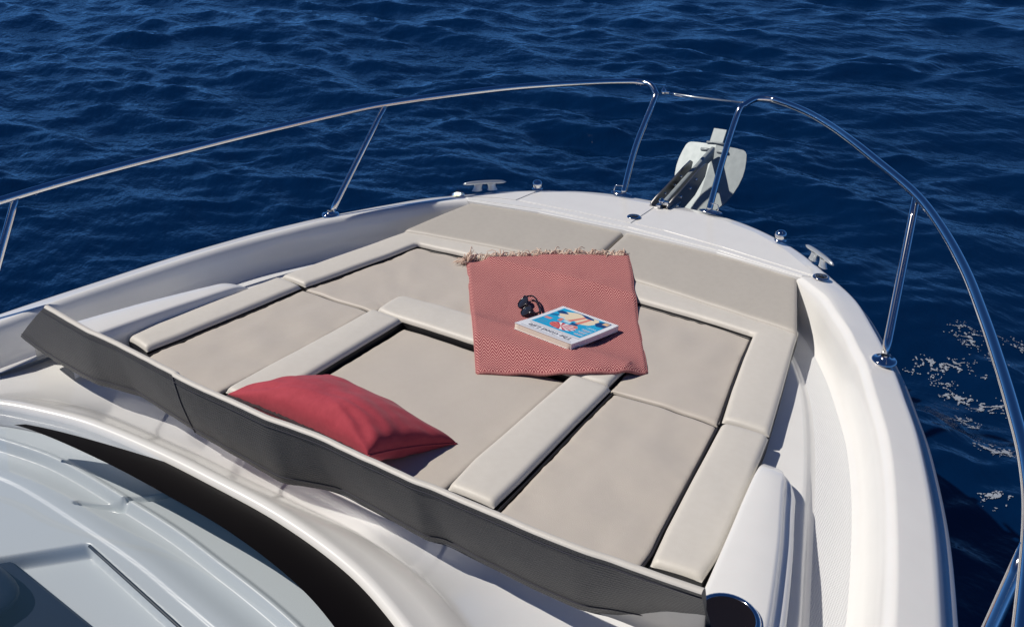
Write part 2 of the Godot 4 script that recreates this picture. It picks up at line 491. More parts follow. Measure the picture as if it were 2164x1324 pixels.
	var lid2 := PackedVector2Array([Vector2(0.006, -1.086), Vector2(0.14, -1.083), Vector2(0.4, -1.045), Vector2(0.66, -0.99), Vector2(0.78, -0.965), Vector2(0.75, -1.01), Vector2(0.62, -1.15), Vector2(0.46, -1.27), Vector2(0.3, -1.335), Vector2(0.18, -1.352), Vector2(0.105, -1.352), Vector2(0.085, -1.325), Vector2(0.006, -1.325)])
	var lid3 := PackedVector2Array([Vector2(-0.562, -1.058), Vector2(-0.548, -1.205), Vector2(-0.62, -1.15), Vector2(-0.75, -1.01), Vector2(-0.78, -0.965), Vector2(-0.66, -1.03)])
	for a in [lid, lid2, lid3]:
		var l := part(boat, "deck_panel", plate(a, 0.08, 0.0885, 0.0005), M.gel)
	# strip between the panels and the headrest
	var strip := PackedVector2Array([Vector2(-0.74, -0.95), Vector2(-0.4, -1.02), Vector2(0, -1.035), Vector2(0.4, -1.005), Vector2(0.74, -0.94), Vector2(0.77, -0.952), Vector2(0.66, -0.982), Vector2(0.4, -1.036), Vector2(0.14, -1.074), Vector2(0, -1.077), Vector2(-0.25, -1.071), Vector2(-0.555, -1.05), Vector2(-0.77, -0.96)])
	part(boat, "deck_strip", plate(strip, 0.08, 0.0885, 0.0005), M.gel)
	make_armrests(boat)
	make_windscreen(boat)
	make_rails(boat)
	make_fittings(boat)

func make_armrests(boat: Node3D) -> void:
	# [z, inner x, outer x, top y]
	var tb := [[0.115, 0.952, 0.958, -0.018], [0.13, 0.953, 0.975, 0.0], [0.16, 0.955, 1.002, 0.022], [0.20, 0.957, 1.022, 0.038], [0.26, 0.961, 1.036, 0.045], [0.34, 0.968, 1.056, 0.049], [0.45, 0.979, 1.084, 0.054], [0.6, 0.993, 1.117, 0.059], [0.72, 1.003, 1.141, 0.062], [0.85, 1.01, 1.165, 0.064], [1.1, 1.02, 1.2, 0.066], [1.5, 1.03, 1.23, 0.068]]
	var ti := []; var to := []; var ty := []
	for r in tb: ti.append([r[0], r[1]]); to.append([r[0], r[2]]); ty.append([r[0], r[3]])
	for side: float in [1.0, -1.0]:
		var rows := []
		var z := 0.115
		while z < (1.5 if side > 0 else 0.83):
			var a := tab(ti, z); var b := tab(to, z); var y := tab(ty, z)
			var k := clampf((z - 0.115) / 0.12, 0, 1)
			var row := PackedVector3Array()
			var y0 := -0.03
			for q in [[a - 0.012 * k, y0 - 0.02], [a - 0.008 * k, lerpf(y0, y, 0.5)], [a - 0.002, lerpf(y0, y, 0.9)], [a + 0.004 * k, y - 0.002], [a + 0.012 * k, y], [lerpf(a, b, 0.5), y + 0.002 * k], [b - 0.010 * k, y], [b - 0.003 * k, y - 0.002 * k], [b + 0.002 * k, y - 0.009 * k], [b + 0.006 * k, y - 0.024 * k], [b + 0.012 * k, y - 0.030 * k], [b + 0.022 * k, y - 0.032 * k], [b + 0.029 * k, y - 0.035 * k], [b + 0.034 * k, y - 0.043 * k], [b + 0.04 * k, y0 - 0.02]]:
				row.append(Vector3(q[0] * side, q[1], z))
			rows.append(row)
			z += 0.01 if z < 0.3 else 0.03
		part(boat, "armrest", sheet(rows, side > 0), M.gel)
	# cup holder in the starboard armrest
	var at := Transform3D(Basis(), Vector3(1.068, 0.064, 0.752))
	var cup := part(boat, "cup_holder", lathe([[0.052, 0.001], [0.053, 0.004], [0.055, 0.0065], [0.059, 0.007], [0.063, 0.0055], [0.065, 0.0]], at, 40), M.chrome)
	part(cup, "cup_well", lathe([[0.0, 0.002], [0.03, 0.002], [0.045, 0.003], [0.0535, 0.005]], at, 40), M.cup)

func make_windscreen(boat: Node3D) -> void:
	var rows := []
	var xs := PackedFloat32Array()
	var x := -1.20
	while x <= 1.21: xs.append(x); x += 0.02
	for xx in xs:
		var r := tab(LIP, xx); var f := tab(LIPF, xx)
		f = minf(f, r - 0.045)
		var row := PackedVector3Array()
		var z0 := 0.70
		for q in [[z0, -0.0235], [z0 + 0.008, -0.03], [z0 + 0.014, -0.060], [z0 + 0.03, -0.066], [lerpf(z0, f, 0.30), -0.060], [lerpf(z0, f, 0.45), -0.048], [lerpf(z0, f, 0.6), -0.033], [lerpf(z0, f, 0.75), -0.015], [lerpf(z0, f, 0.9), 0.006], [f - 0.008, 0.0175], [f - 0.002, 0.022], [f + 0.004, 0.029], [lerpf(f, r, 0.5), 0.046], [r - 0.022, 0.0575], [r - 0.012, 0.063], [r - 0.002, 0.066], [r + 0.007, 0.0645], [r + 0.014, 0.058], [r + 0.018, 0.046], [r + 0.02, -0.03]]:
			row.append(Vector3(xx, q[1], q[0]))
		rows.append(row)
	part(boat, "windscreen_coaming", sheet(rows, true), M.gel)
	# glass, raked aft
	var glass_rows := []; var frit_rows := []; var under := []
	for xx in xs:
		var b := tab(LIP, xx) + 0.016
		var g := PackedVector3Array()
		for d: float in [0.0, 0.1, 0.2, 0.4, 0.6, 0.8]: g.append(Vector3(xx, 0.047 + 0.5 * d, b + d))
		glass_rows.append(g)
		if xx > -0.66:
			var d0 := clampf((-0.28 - xx) / 0.36, 0, 1) * 0.098
			var fr := PackedVector3Array()
			for k in 5:
				var d := lerpf(d0, 0.125, k / 4.0)
				fr.append(Vector3(xx, 0.047 + 0.5 * d + 0.004, b + d))
			frit_rows.append(fr)
	var ws := part(boat, "windscreen", sheet(glass_rows, true), M.glass)
	part(ws, "black_border", sheet(frit_rows, true), M.frit)
	# dashboard below the glass: ridges, groove, recessed tray
	var drows := []
	var groove := [Vector2(-0.225, 1.05), Vector2(-0.25, 1.085), Vector2(-0.285, 1.115), Vector2(-0.30, 1.14), Vector2(-0.335, 1.15), Vector2(-0.40, 1.185)]
	var dx := -1.0
	while dx < 0.9:
		var row := PackedVector3Array()
		var b := tab(LIP, dx)
		for k in 150:
			var d := 0.022 + 0.0032 * k
			var z := b + d
			var rid := tab([[-1.0, 0.07], [-0.788, 0.085], [-0.326, 0.122], [-0.1, 0.132], [0.097, 0.148], [0.5, 0.15], [0.9, 0.15]], dx)
			var e := d - rid
			var y := -0.004
			y += 0.008 * smoothstep(-0.016, -0.004, e)
			y -= 0.030 * smoothstep(0.0, 0.016, e)
			y += 0.016 * smoothstep(0.022, 0.095, e)
			y -= 0.005 * smoothstep(0.105, 0.112, e)
			var p := Vector2(dx, z)
			var dg := 9.0
			for i in groove.size() - 1:
				dg = minf(dg, p.distance_to(Geometry2D.get_closest_point_to_segment(p, groove[i], groove[i + 1])))
			y -= 0.016 * (1.0 - smoothstep(0.006, 0.011, dg))
			# recessed tray right of the binnacle
			var front := 1.258 + (dx + 0.238) * 0.12
			var inx := smoothstep(-0.255 - (z - 1.258) * 0.9, -0.230 - (z - 1.258) * 0.9, dx)
			y -= 0.035 * inx * smoothstep(front, front + 0.008, z)
			row.append(Vector3(dx, y, z))
		drows.append(row)
		dx += 0.006
	part(boat, "dashboard", sheet(drows, true), M.dash)
	# seal between tray and dash, instrument hood, dark cockpit below
	var seal := PackedVector3Array()
	for k in 20:
		var sx := lerpf(-0.236, 0.6, k / 19.0)
		seal.append(Vector3(sx, -0.012, 1.264 + (sx + 0.238) * 0.12))
	part(boat, "tray_seal", tube(seal, 0.0035, 8), M.black)
	var hood := []
	for k in 13:
		var t := k / 12.0 * PI
		var ringp := PackedVector3Array()
		for j in 28:
			var a := TAU * j / 28
			var cx := signf(cos(a)) * pow(absf(cos(a)), 0.6); var cz := signf(sin(a)) * pow(absf(sin(a)), 0.6)
			ringp.append(Vector3(-0.36 + 0.17 * sin(t) * cx, 0.0 - cos(t) * 0.03, 1.50 + 0.085 * sin(t) * cz))
		hood.append(ringp)
	part(boat, "instrument_hood", sheet(hood, false, [], true), M.dash_dark)
	part(boat, "dash_shade_slab", box(Vector3(-0.30, -0.035, 1.55), Vector3(0.66, 0.012, 0.34), Basis(Vector3.UP, -0.05), 0.005), M.dash_dark)  # dark slab standing in for the shadow over the dash
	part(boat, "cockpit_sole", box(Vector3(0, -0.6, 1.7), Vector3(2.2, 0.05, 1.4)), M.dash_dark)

func make_rails(boat: Node3D) -> void:
	var RP := [[-1.49, 0.375, 1.3], [-1.487, 0.382, 0.95], [-1.481, 0.387, 0.757], [-1.482, 0.390, 0.663], [-1.477, 0.396, 0.502], [-1.457, 0.404, 0.335], [-1.420, 0.415, 0.167], [-1.375, 0.426, -0.010], [-1.321, 0.440, -0.195], [-1.258, 0.454, -0.388], [-1.177, 0.473, -0.578], [-1.076, 0.493, -0.778], [-0.894, 0.515, -1.026], [-0.691, 0.531, -1.288], [-0.470, 0.533, -1.553], [-0.335, 0.534, -1.673], [-0.285, 0.534, -1.690], [-0.235, 0.530, -1.682], [-0.196, 0.508, -1.655], [-0.182, 0.475, -1.620]]
	var RS := [[1.51, 0.372, 1.3], [1.507, 0.38, 0.95], [1.498, 0.392, 0.62], [1.477, 0.399, 0.426], [1.437, 0.410, 0.244], [1.392, 0.421, 0.066], [1.341, 0.434, -0.118], [1.267, 0.452, -0.357], [1.170, 0.475, -0.597], [1.058, 0.496, -0.813], [0.887, 0.517, -1.053], [0.770, 0.530, -1.210], [0.638, 0.532, -1.403], [0.502, 0.533, -1.567], [0.368, 0.534, -1.678], [0.310, 0.534, -1.698], [0.262, 0.528, -1.690], [0.228, 0.505, -1.655], [0.213, 0.475, -1.618]]
	for s in [[RP, -1.0], [RS, 1.0]]:
		var side: float = s[1]
		var pts := []
		for q in s[0]: pts.append(Vector3(q[0], q[1], q[2]))
		pts.append(Vector3(0.206 * side, 0.28, -1.51)); pts.append(Vector3(0.206 * side, 0.086, -1.415))
		var rail := part(boat, "bow_rail", tube(cat(pts, 8), 0.0135, 16), M.chrome)
		var sts := [[Vector3(1.118 * side, 0.083, -0.465), Vector3(1.067 * side, 0.488, -0.795)], [Vector3(1.435 * side if side < 0 else 1.455, 0.040, 0.84), Vector3(1.482 * side if side < 0 else 1.498, 0.391, 0.61 if side < 0 else 0.66)]]
		for k in sts.size():
			var a: Vector3 = sts[k][0]; var b: Vector3 = sts[k][1]
			var path := PackedVector3Array()
			for i in 9: path.append(a.lerp(b, i / 8.0))
			var stn := part(rail, "stanchion", tube(path, 0.0125, 16), M.chrome)
			var at := Transform3D(Basis(), a + Vector3(0, -0.001, 0))
			part(rail, "stanchion_flange", lathe([[0.013, 0.016], [0.016, 0.012], [0.020, 0.007], [0.032, 0.005], [0.036, 0.003], [0.037, -0.004]], at, 28), M.chrome)
		# oval foot and small bail at the forward post
		var foot := Transform3D(Basis.from_scale(Vector3(1.7, 1, 0.75)), Vector3(0.215 * side, 0.0855, -1.413))
		part(rail, "post_foot", lathe([[0.0, 0.006], [0.02, 0.006], [0.03, 0.003], [0.031, 0.0]], foot, 24), M.chrome)
		var bx := 0.248 * side
		part(rail, "bail", tube(PackedVector3Array([Vector3(bx, 0.088, -1.405), Vector3(bx, 0.112, -1.41), Vector3(bx - 0.004 * side, 0.120, -1.412), Vector3(0.222 * side, 0.122, -1.416), Vector3(0.21 * side, 0.122, -1.418)]), 0.0025, 8), M.chrome)
	# guard line across the bow opening
	var g := part(boat, "guard_line", tube(PackedVector3Array([Vector3(-0.160, 0.510, -1.66), Vector3(0.0, 0.506, -1.665), Vector3(0.236, 0.510, -1.672)]), 0.0034, 8), M.cleat)
	part(g, "turnbuckle", tube(PackedVector3Array([Vector3(-0.135, 0.509, -1.661), Vector3(-0.05, 0.502, -1.664)]), 0.0052, 10), M.chrome)
	part(g, "shackle", join([lathe([[0.0, -0.014], [0.011, -0.008], [0.013, 0.0], [0.010, 0.009], [0.004, 0.016], [0.003, 0.024], [0.0, 0.025]], Transform3D(Basis(), Vector3(-0.155, 0.512, -1.66)), 14), box(Vector3(-0.14, 0.51, -1.661), Vector3(0.03, 0.010, 0.012))]), M.chrome)
	part(g, "end_eye", join([box(Vector3(0.222, 0.510, -1.671), Vector3(0.026, 0.012, 0.012)), box(Vector3(0.24, 0.514, -1.672), Vector3(0.02, 0.004, 0.02))]), M.chrome)

func make_fittings(boat: Node3D) -> void:
	for side: float in [1.0, -1.0]:
		# horn cleat, along the deck edge
		var c := Vector3(0.756 * side, 0.086, -1.098)
		var dirv := Vector3(0.70 * side, 0, 0.714)
		var bas := Basis(dirv, Vector3.UP, dirv.cross(Vector3.UP))
		var path := PackedVector3Array(); var rr := []
		for k in 15:
			var t := k / 14.0 * 2.0 - 1.0
			path.append(c + bas * Vector3(t * 0.10, 0.033 + 0.004 * (1 - t * t), 0)); rr.append(0.0085 * sqrt(maxf(1.0 - pow(absf(t), 5.0), 0.05)))
		var cl := part(boat, "cleat", tube(path, rr, 12), M.cleat)
		for e: float in [-1.0, 1.0]:
			var leg := []
			for k in 7:
				var t := k / 6.0
				var ringp := PackedVector3Array()
				for j in 14:
					var a := TAU * j / 14
					var w := 0.015 + 0.009 * (1 - t) * (1 - t) + 0.006 * t * t
					ringp.append(c + bas * Vector3(e * (0.036 - 0.006 * t) + cos(a) * w, t * 0.031 - 0.001, sin(a) * (0.009 + 0.004 * (1 - t))))
				leg.append(ringp)
			part(cl, "cleat_leg", sheet(leg, true, [], true), M.cleat)
		# chrome domed fitting
		var d := Vector3(0.567 * side, 0.0858, -1.252)
		part(boat, "deck_dome", lathe([[0.0, 0.043], [0.010, 0.041], [0.018, 0.036], [0.0225, 0.029], [0.0235, 0.021], [0.021, 0.012], [0.017, 0.006], [0.024, 0.003], [0.025, 0.0]], Transform3D(Basis(), d), 24), M.chrome)
	var spots := [Vector3(0.80, 0.0862, -0.972), Vector3(-0.815, 0.0862, -0.972), Vector3(-0.03, 0.0888, -1.155)]
	for s: Vector3 in spots:
		var f := part(boat, "filler_cap", lathe([[0.0, 0.003], [0.020, 0.003], [0.022, 0.004], [0.026, 0.004], [0.029, 0.002], [0.030, 0.0]], Transform3D(Basis(), s), 28), M.chrome)
		part(f, "cap_face", lathe([[0.0, 0.0045], [0.008, 0.0045], [0.009, 0.0035], [0.0195, 0.0035]], Transform3D(Basis(), s), 20), M.cap)
		part(f, "key_slot", join([box(s + Vector3(0.008, 0.006, 0), Vector3(0.006, 0.004, 0.010)), box(s + Vector3(-0.006, 0.006, 0.003), Vector3(0.006, 0.004, 0.008))]), M.chrome)
	# bow roller: two cheeks with bolts, and an anchor locker notch lined in steel
	var br := part(boat, "bow_roller", box(Vector3(0.01, 0.086, -1.39), Vector3(0.10, 0.006, 0.14), Basis(), 0.003), M.steel)
	for cx: float in [-0.030, 0.045]:
		var pts := PackedVector2Array([Vector2(-1.33, 0.088), Vector2(-1.33, 0.104), Vector2(-1.50, 0.138), Vector2(-1.68, 0.178), Vector2(-1.76, 0.190), Vector2(-1.79, 0.175), Vector2(-1.77, 0.12), Vector2(-1.66, 0.06), Vector2(-1.52, 0.03), Vector2(-1.47, 0.07)])
		var ck := []
		for e in [-0.0035, 0.0035]:
			var r := PackedVector3Array()
			for p in pts: r.append(Vector3(cx + e, p.y, p.x))
			ck.append(r)
		var rim := sheet(ck, false, [], true)
		var faces := SurfaceTool.new(); faces.begin(Mesh.PRIMITIVE_TRIANGLES); faces.set_smooth_group(-1)
		var tr := Geometry2D.triangulate_polygon(pts)
		for e in [-0.0035, 0.0035]:
			for i in tr: faces.set_uv(pts[i]); faces.add_vertex(Vector3(cx + e, pts[i].y, pts[i].x))
		faces.generate_normals()
		part(br, "roller_cheek", join([rim, faces.commit()]), M.steel)
		for q in [Vector2(-1.47, 0.105), Vector2(-1.58, 0.115), Vector2(-1.645, 0.14)]:
			part(br, "bolt", lathe([[0.0, 0.006], [0.006, 0.005], [0.007, 0.0], [0.007, -0.006], [0.0, -0.007]], Transform3D(Basis(Vector3.BACK, PI / 2), Vector3(cx + 0.004, q.y, q.x)), 10), M.chrome)
	part(br, "roller", lathe([[0.0, -0.034], [0.024, -0.034], [0.016, 0.0], [0.024, 0.034], [0.0, 0.034]], Transform3D(Basis(Vector3.BACK, PI / 2), Vector3(0.008, 0.085, -1.66)), 20), M.black)

# ---------------------------------------------------------------- sunpad
# a padded piece between two edge lines, as a height field with rounded edges
func pad(L: PackedVector3Array, R: PackedVector3Array, nl: int, top: float, r: float, crown: float, wr: float, puck: float, sloped := false) -> Dictionary:
	var l := resample(L, nl); var rr := resample(R, nl)
	var us := PackedFloat32Array()
	var nu := 27
	for i in nu: us.append(0.5 - 0.5 * cos(PI * i / (nu - 1)))
	var S := PackedFloat32Array([0.0])
	for i in range(1, nl): S.append(S[i - 1] + (l[i] + rr[i]).distance_to(l[i - 1] + rr[i - 1]) * 0.5)
	var tot := S[nl - 1]
	# denser stations near the ends
	var rows := []
	var st := []
	for i in nl: st.append(float(i))
	for f in [0.06, 0.15, 0.3, 0.55]: st.append(f); st.append(nl - 1 - f)
	st.sort()
	for s in st:
		var i := mini(int(s), nl - 2); var f: float = s - i
		var a := l[i].lerp(l[i + 1], f); var b := rr[i].lerp(rr[i + 1], f)
		var w := a.distance_to(b)
		var along := lerpf(S[i], S[i + 1], f)
		var e2 := minf(along, tot - along)
		var row := PackedVector3Array()
		for u in us:
			var p := a.lerp(b, u)
			var e1: float = minf(u, 1.0 - u) * w
			var y := top + crown * sin(PI * u)
			for e in [e1, e2]:
				if e < r:
					var q: float = 1.0 - e / r
					y -= r * (1.0 - sqrt(maxf(1.0 - q * q, 0.0)))
			y = maxf(y, top - r)
			y += wr * fn.get_noise_2d(p.x * 90.0 + p.z * 30.0, p.z * 70.0 - p.x * 50.0)
			y += puck * exp(-e1 / 0.028) * fn.get_noise_2d(along * 900.0, e1 * 60.0 + 50.0 * u)
			if sloped: y += head_h(p.x, p.z)
			row.append(Vector3(p.x, y, p.z))
		rows.append(row)
	return {"mesh": sheet(rows), "L": l, "R": rr, "rows": rows}

# dark wall round a pad from its edge height down
func skirt(d: Dictionary, ybot: float, inset := 0.004) -> ArrayMesh:
	var rows: Array = d.rows
	var per := PackedVector3Array()
	for r in rows: per.append(r[0])
	for p in rows[rows.size() - 1]: per.append(p)
	for i in range(rows.size() - 1, -1, -1): per.append(rows[i][rows[i].size() - 1])
	for i in range(rows[0].size() - 1, 0, -1): per.append(rows[0][i])
	var c := Vector3.ZERO
	for p in per: c += p
	c /= per.size()
	var t := PackedVector3Array(); var b := PackedVector3Array()
	for p in per:
		t.append(p + Vector3(0, -0.001, 0)); b.append(Vector3(p.x, ybot, p.z))
	return sheet([t, b], false, [], true)

func line(a: Array) -> PackedVector3Array:
	var p := PackedVector3Array()
	for q in a: p.append(Vector3(q[0], 0, q[1]))
	return p

func smooth(a: Array, n := 6) -> PackedVector3Array:
	var p := []
	for q in a: p.append(Vector3(q[0], 0, q[1]))
	return cat(p, n)

func raise(p: PackedVector3Array, y: float) -> PackedVector3Array:
	var o := PackedVector3Array()
	for q in p: o.append(Vector3(q.x, y, q.z))
	return o

func mir(p: PackedVector3Array, side: float) -> PackedVector3Array:
	var o := PackedVector3Array()
	for q in p: o.append(Vector3(q.x * side, q.y, q.z))
	return o

func head_h(x: float, z: float) -> float:   # headrest slope
	var rear := -0.695 + 0.10 * absf(x) + 0.03 * x * x
	return 0.035 + 0.042 * clampf((rear - z) / 0.34, 0, 1)

func make_sunpad() -> void:
	fn.seed = 4; fn.frequency = 0.05; fn.fractal_octaves = 2
	# front U-shaped cushion
	var c := thing("sunpad_cushion", "wide cream sunpad cushion under the red towel, behind the headrests", "cushion", Vector3(0, -0.02, -0.3))
	var pip := [[0.794, 0.024], [0.765, -0.15], [0.73, -0.36], [0.712, -0.46], [0.695, -0.515], [0.65, -0.541], [0.5, -0.549], [0.25, -0.557], [0.0, -0.56]]
	var P := smooth(pip); var O := smooth([[0.925, 0.0], [0.888, -0.245], [0.845, -0.5], [0.822, -0.63], [0.818, -0.65], [0.80, -0.662], [0.6, -0.69], [0.3, -0.715], [0.0, -0.725]])
	var Pf := PackedVector3Array(); var Of := PackedVector3Array()
	var Oc := line([[0.928, 0.012], [0.888, -0.245], [0.842, -0.52], [0.826, -0.635], [0.6, -0.675], [0.3, -0.705], [0.0, -0.712]])
	var Pc := line([[0.797, 0.018], [0.765, -0.15], [0.73, -0.36], [0.705, -0.53], [0.5, -0.549], [0.25, -0.557], [0.0, -0.56]])
	var No := PackedVector3Array(); var Np := PackedVector3Array()
	# matched, corner-to-corner edges
	for seg in Oc.size() - 1:
		for k in 9:
			No.append(Oc[seg].lerp(Oc[seg + 1], k / 9.0)); Np.append(Pc[seg].lerp(Pc[seg + 1], k / 9.0))
	No.append(Oc[Oc.size() - 1]); Np.append(Pc[Pc.size() - 1])
	var full_o := PackedVector3Array(); var full_p := PackedVector3Array()
	for i in No.size(): full_o.append(No[i]); full_p.append(Np[i])
	for i in range(No.size() - 2, -1, -1): full_o.append(No[i] * Vector3(-1, 1, 1)); full_p.append(Np[i] * Vector3(-1, 1, 1))
	var d := pad2(full_o, full_p, 0.024, 0.017, 0.003, 0.0016, 0.0)
	part(c, "outer_bolster", d.mesh, M.roll)
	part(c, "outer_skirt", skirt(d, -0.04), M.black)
	# panel, between the piping and the inner bolster
	var Ic := line([[0.455, 0.026], [0.455, -0.04], [0.452, -0.085], [0.44, -0.118], [0.3, -0.128], [0.15, -0.133], [0.0, -0.134]])
	var po := PackedVector3Array(); var pi := PackedVector3Array()
	var Pm := line([[0.788, 0.026], [0.757, -0.15], [0.722, -0.36], [0.700, -0.523], [0.5, -0.541], [0.25, -0.549], [0.0, -0.552]])
	for seg in 6:
		for k in 9:
			po.append(Pm[seg].lerp(Pm[seg + 1], k / 9.0)); pi.append(Ic[seg].lerp(Ic[seg + 1], k / 9.0))
	po.append(Pm[6]); pi.append(Ic[6])
	var fo := PackedVector3Array(); var fi := PackedVector3Array()
	for i in po.size(): fo.append(po[i]); fi.append(pi[i])
	for i in range(po.size() - 2, -1, -1): fo.append(po[i] * Vector3(-1, 1, 1)); fi.append(pi[i] * Vector3(-1, 1, 1))
	d = pad2(fo, fi, 0.004, 0.010, 0.004, 0.0050, 0.0032)
	part(c, "panel", d.mesh, M.panel)
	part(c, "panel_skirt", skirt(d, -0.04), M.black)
	var pp := PackedVector3Array()
	for q in resample(fo, 90): pp.append(Vector3(q.x, 0.0, q.z) + Vector3(signf(q.x) * 0.003, 0.0, -0.003))
	part(c, "piping", tube(pp, 0.0035, 8), M.pipe)
	# inner bolster, front run
	var a := line([[-0.45, -0.112], [-0.30, -0.124], [0.0, -0.130], [0.30, -0.124], [0.45, -0.112]])
	var b := line([[-0.335, 0.022], [-0.28, 0.022], [0.0, 0.018], [0.28, 0.022], [0.335, 0.022]])
	a = line([[-0.452, -0.085], [-0.43, -0.115], [-0.30, -0.124], [0.0, -0.130], [0.30, -0.124], [0.43, -0.115], [0.452, -0.085]])
	b = line([[-0.448, 0.027], [-0.40, 0.032], [-0.28, 0.034], [0.0, 0.030], [0.28, 0.034], [0.40, 0.032], [0.448, 0.027]])
	d = pad(a, b, 60, 0.024, 0.017, 0.003, 0.0018, 0.0)
	part(c, "inner_bolster", d.mesh, M.roll)
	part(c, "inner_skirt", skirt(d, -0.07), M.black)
	# side cushions
	for side: float in [1.0, -1.0]:
		var nm := "starboard" if side > 0 else "port"
		var lab := "cream side cushion of the sunpad next to the cup holder" if side > 0 else "cream side cushion of the sunpad at the pillow's pointed left corner"
		var s := thing("sunpad_cushion", lab, "cushion", Vector3(0.66 * side, -0.02, 0.33), "side cushions of the sunpad")
		d = pad(mir(line([[0.93, 0.022], [0.962, 0.33], [0.978, 0.52], [0.975, 0.63]]), side), mir(line([[0.802, 0.032], [0.828, 0.33], [0.846, 0.52], [0.862, 0.645]]), side), 40, 0.024, 0.017, 0.003, 0.0016, 0.0)
		part(s, "outer_bolster", d.mesh, M.roll)
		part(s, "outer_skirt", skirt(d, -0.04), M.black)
		d = pad(mir(line([[0.790, 0.036], [0.818, 0.33], [0.834, 0.52], [0.844, 0.60], [0.842, 0.70]]), side), mir(line([[0.473, 0.036], [0.477, 0.33], [0.482, 0.55], [0.486, 0.712]]), side), 44, 0.004, 0.010, 0.004, 0.0050, 0.0032)
		part(s, "panel", d.mesh, M.panel)
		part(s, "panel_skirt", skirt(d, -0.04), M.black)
		var edge := mir(line([[0.793, 0.036], [0.821, 0.33], [0.838, 0.52], [0.848, 0.60], [0.846, 0.70], [0.66, 0.708], [0.482, 0.715], [0.478, 0.66], [0.473, 0.33], [0.468, 0.036]]), side)
		part(s, "piping", tube(raise(resample(edge, 70), 0.0), 0.0035, 8), M.pipe)
		d = pad(mir(line([[0.462, 0.034], [0.465, 0.33], [0.470, 0.55], [0.468, 0.672]]), side), mir(line([[0.328, 0.034], [0.326, 0.33], [0.325, 0.55], [0.335, 0.675]]), side), 40, 0.024, 0.017, 0.003, 0.0018, 0.0)
		part(s, "inner_bolster", d.mesh, M.roll)
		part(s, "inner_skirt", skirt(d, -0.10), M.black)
	# filler cushion in the middle
	var f := thing("filler_cushion", "low cream cushion filling the middle of the sunpad, beneath the dark red pillow", "cushion", Vector3(0, -0.118, 0.36))
	d = pad(line([[-0.317, 0.042], [-0.318, 0.3], [-0.318, 0.71]]), line([[0.317, 0.042], [0.318, 0.3], [0.318, 0.71]]), 46, -0.008, 0.012, 0.003, 0.003, 0.002)
	part(f, "panel", d.mesh, M.panel)
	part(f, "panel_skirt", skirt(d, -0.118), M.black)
	# headrests
	for side: float in [1.0, -1.0]:
		var lab := "starboard half of the headrest cushion, shade of its tilt in the colour, nearer the camera" if side > 0 else "port half of the headrest cushion, shade of its tilt in the colour, farther from the camera"
		var s := thing("headrest_cushion", lab, "cushion", Vector3(0.4 * side, 0.0, -0.82), "headrest cushions at the bow end")
		var fr := mir(line([[0.004, -1.037], [0.25, -1.022], [0.5, -0.99], [0.69, -0.957], [0.726, -0.94]]), side)
		var re := mir(line([[0.004, -0.70], [0.25, -0.672], [0.5, -0.640], [0.75, -0.605], [0.832, -0.592]]), side)
		d = pad(fr, re, 44, 0.0, 0.018, 0.003, 0.0012, 0.0, true)
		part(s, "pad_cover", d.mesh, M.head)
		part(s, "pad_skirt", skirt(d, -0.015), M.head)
		part(s, "piping", tube(PackedVector3Array(mir(PackedVector3Array([Vector3(0.01, 0.017, -0.6985), Vector3(0.25, 0.017, -0.670), Vector3(0.5, 0.017, -0.638), Vector3(0.75, 0.017, -0.603), Vector3(0.828, 0.017, -0.591)]), side)), 0.003, 8), M.pipe)

# like pad() but with already matched edges (keeps corners)
func pad2(L: PackedVector3Array, R: PackedVector3Array, top: float, r: float, crown: float, wr: float, puck: float) -> Dictionary:
	var rows := []
	var nu := 25
	var S := PackedFloat32Array([0.0])
	for i in range(1, L.size()): S.append(S[i - 1] + (L[i] + R[i]).distance_to(L[i - 1] + R[i - 1]) * 0.5)
	var n := L.size()
	var st := []
	for i in n: st.append(float(i))
	for f in [0.1, 0.25, 0.5, 1.3]: st.append(f); st.append(n - 1 - f)
	st.sort()
	for s in st:
		var i := mini(int(s), n - 2); var f: float = s - i
		var a := L[i].lerp(L[i + 1], f); var b := R[i].lerp(R[i + 1], f)
		var w := a.distance_to(b)
		var along := lerpf(S[i], S[i + 1], f)
		var e2 := minf(along, S[n - 1] - along)
		var row := PackedVector3Array()
		for k in nu:
			var u := 0.5 - 0.5 * cos(PI * k / (nu - 1))
			var p := a.lerp(b, u)
			var e1: float = minf(u, 1.0 - u) * w
			var y := top + crown * sin(PI * u)
			for e in [e1, e2]:
				if e < r:
					var q: float = 1.0 - e / r
					y -= r * (1.0 - sqrt(maxf(1.0 - q * q, 0.0)))
			y = maxf(y, top - r)
			y += wr * fn.get_noise_2d(p.x * 90.0 + p.z * 30.0, p.z * 70.0 - p.x * 50.0)
			y += puck * exp(-e1 / 0.028) * fn.get_noise_2d(along * 900.0, e1 * 60.0 + 50.0 * u)
			row.append(Vector3(p.x, y, p.z))
		rows.append(row)
	return {"mesh": sheet(rows), "L": L, "R": R, "rows": rows}

func pad_top(x: float, z: float) -> float:   # what the towel lies on
	var ax := absf(x)
	var rear := -0.695 + 0.10 * ax + 0.03 * x * x
	if z < rear: return head_h(x, z)
	if ax < 0.32 and z > 0.038: return -0.003
	if z < -0.553 or ax > 0.80 + z * 0.1:
		return 0.028
	if z > -0.128 and z < 0.038 and ax < 0.455: return 0.031 - 0.018 * pow(absf((z + 0.047) / 0.083), 4.0)
	if z >= 0.038 and ax < 0.467: return 0.031 - 0.018 * pow(absf((ax - 0.395) / 0.072), 4.0)
	return 0.006

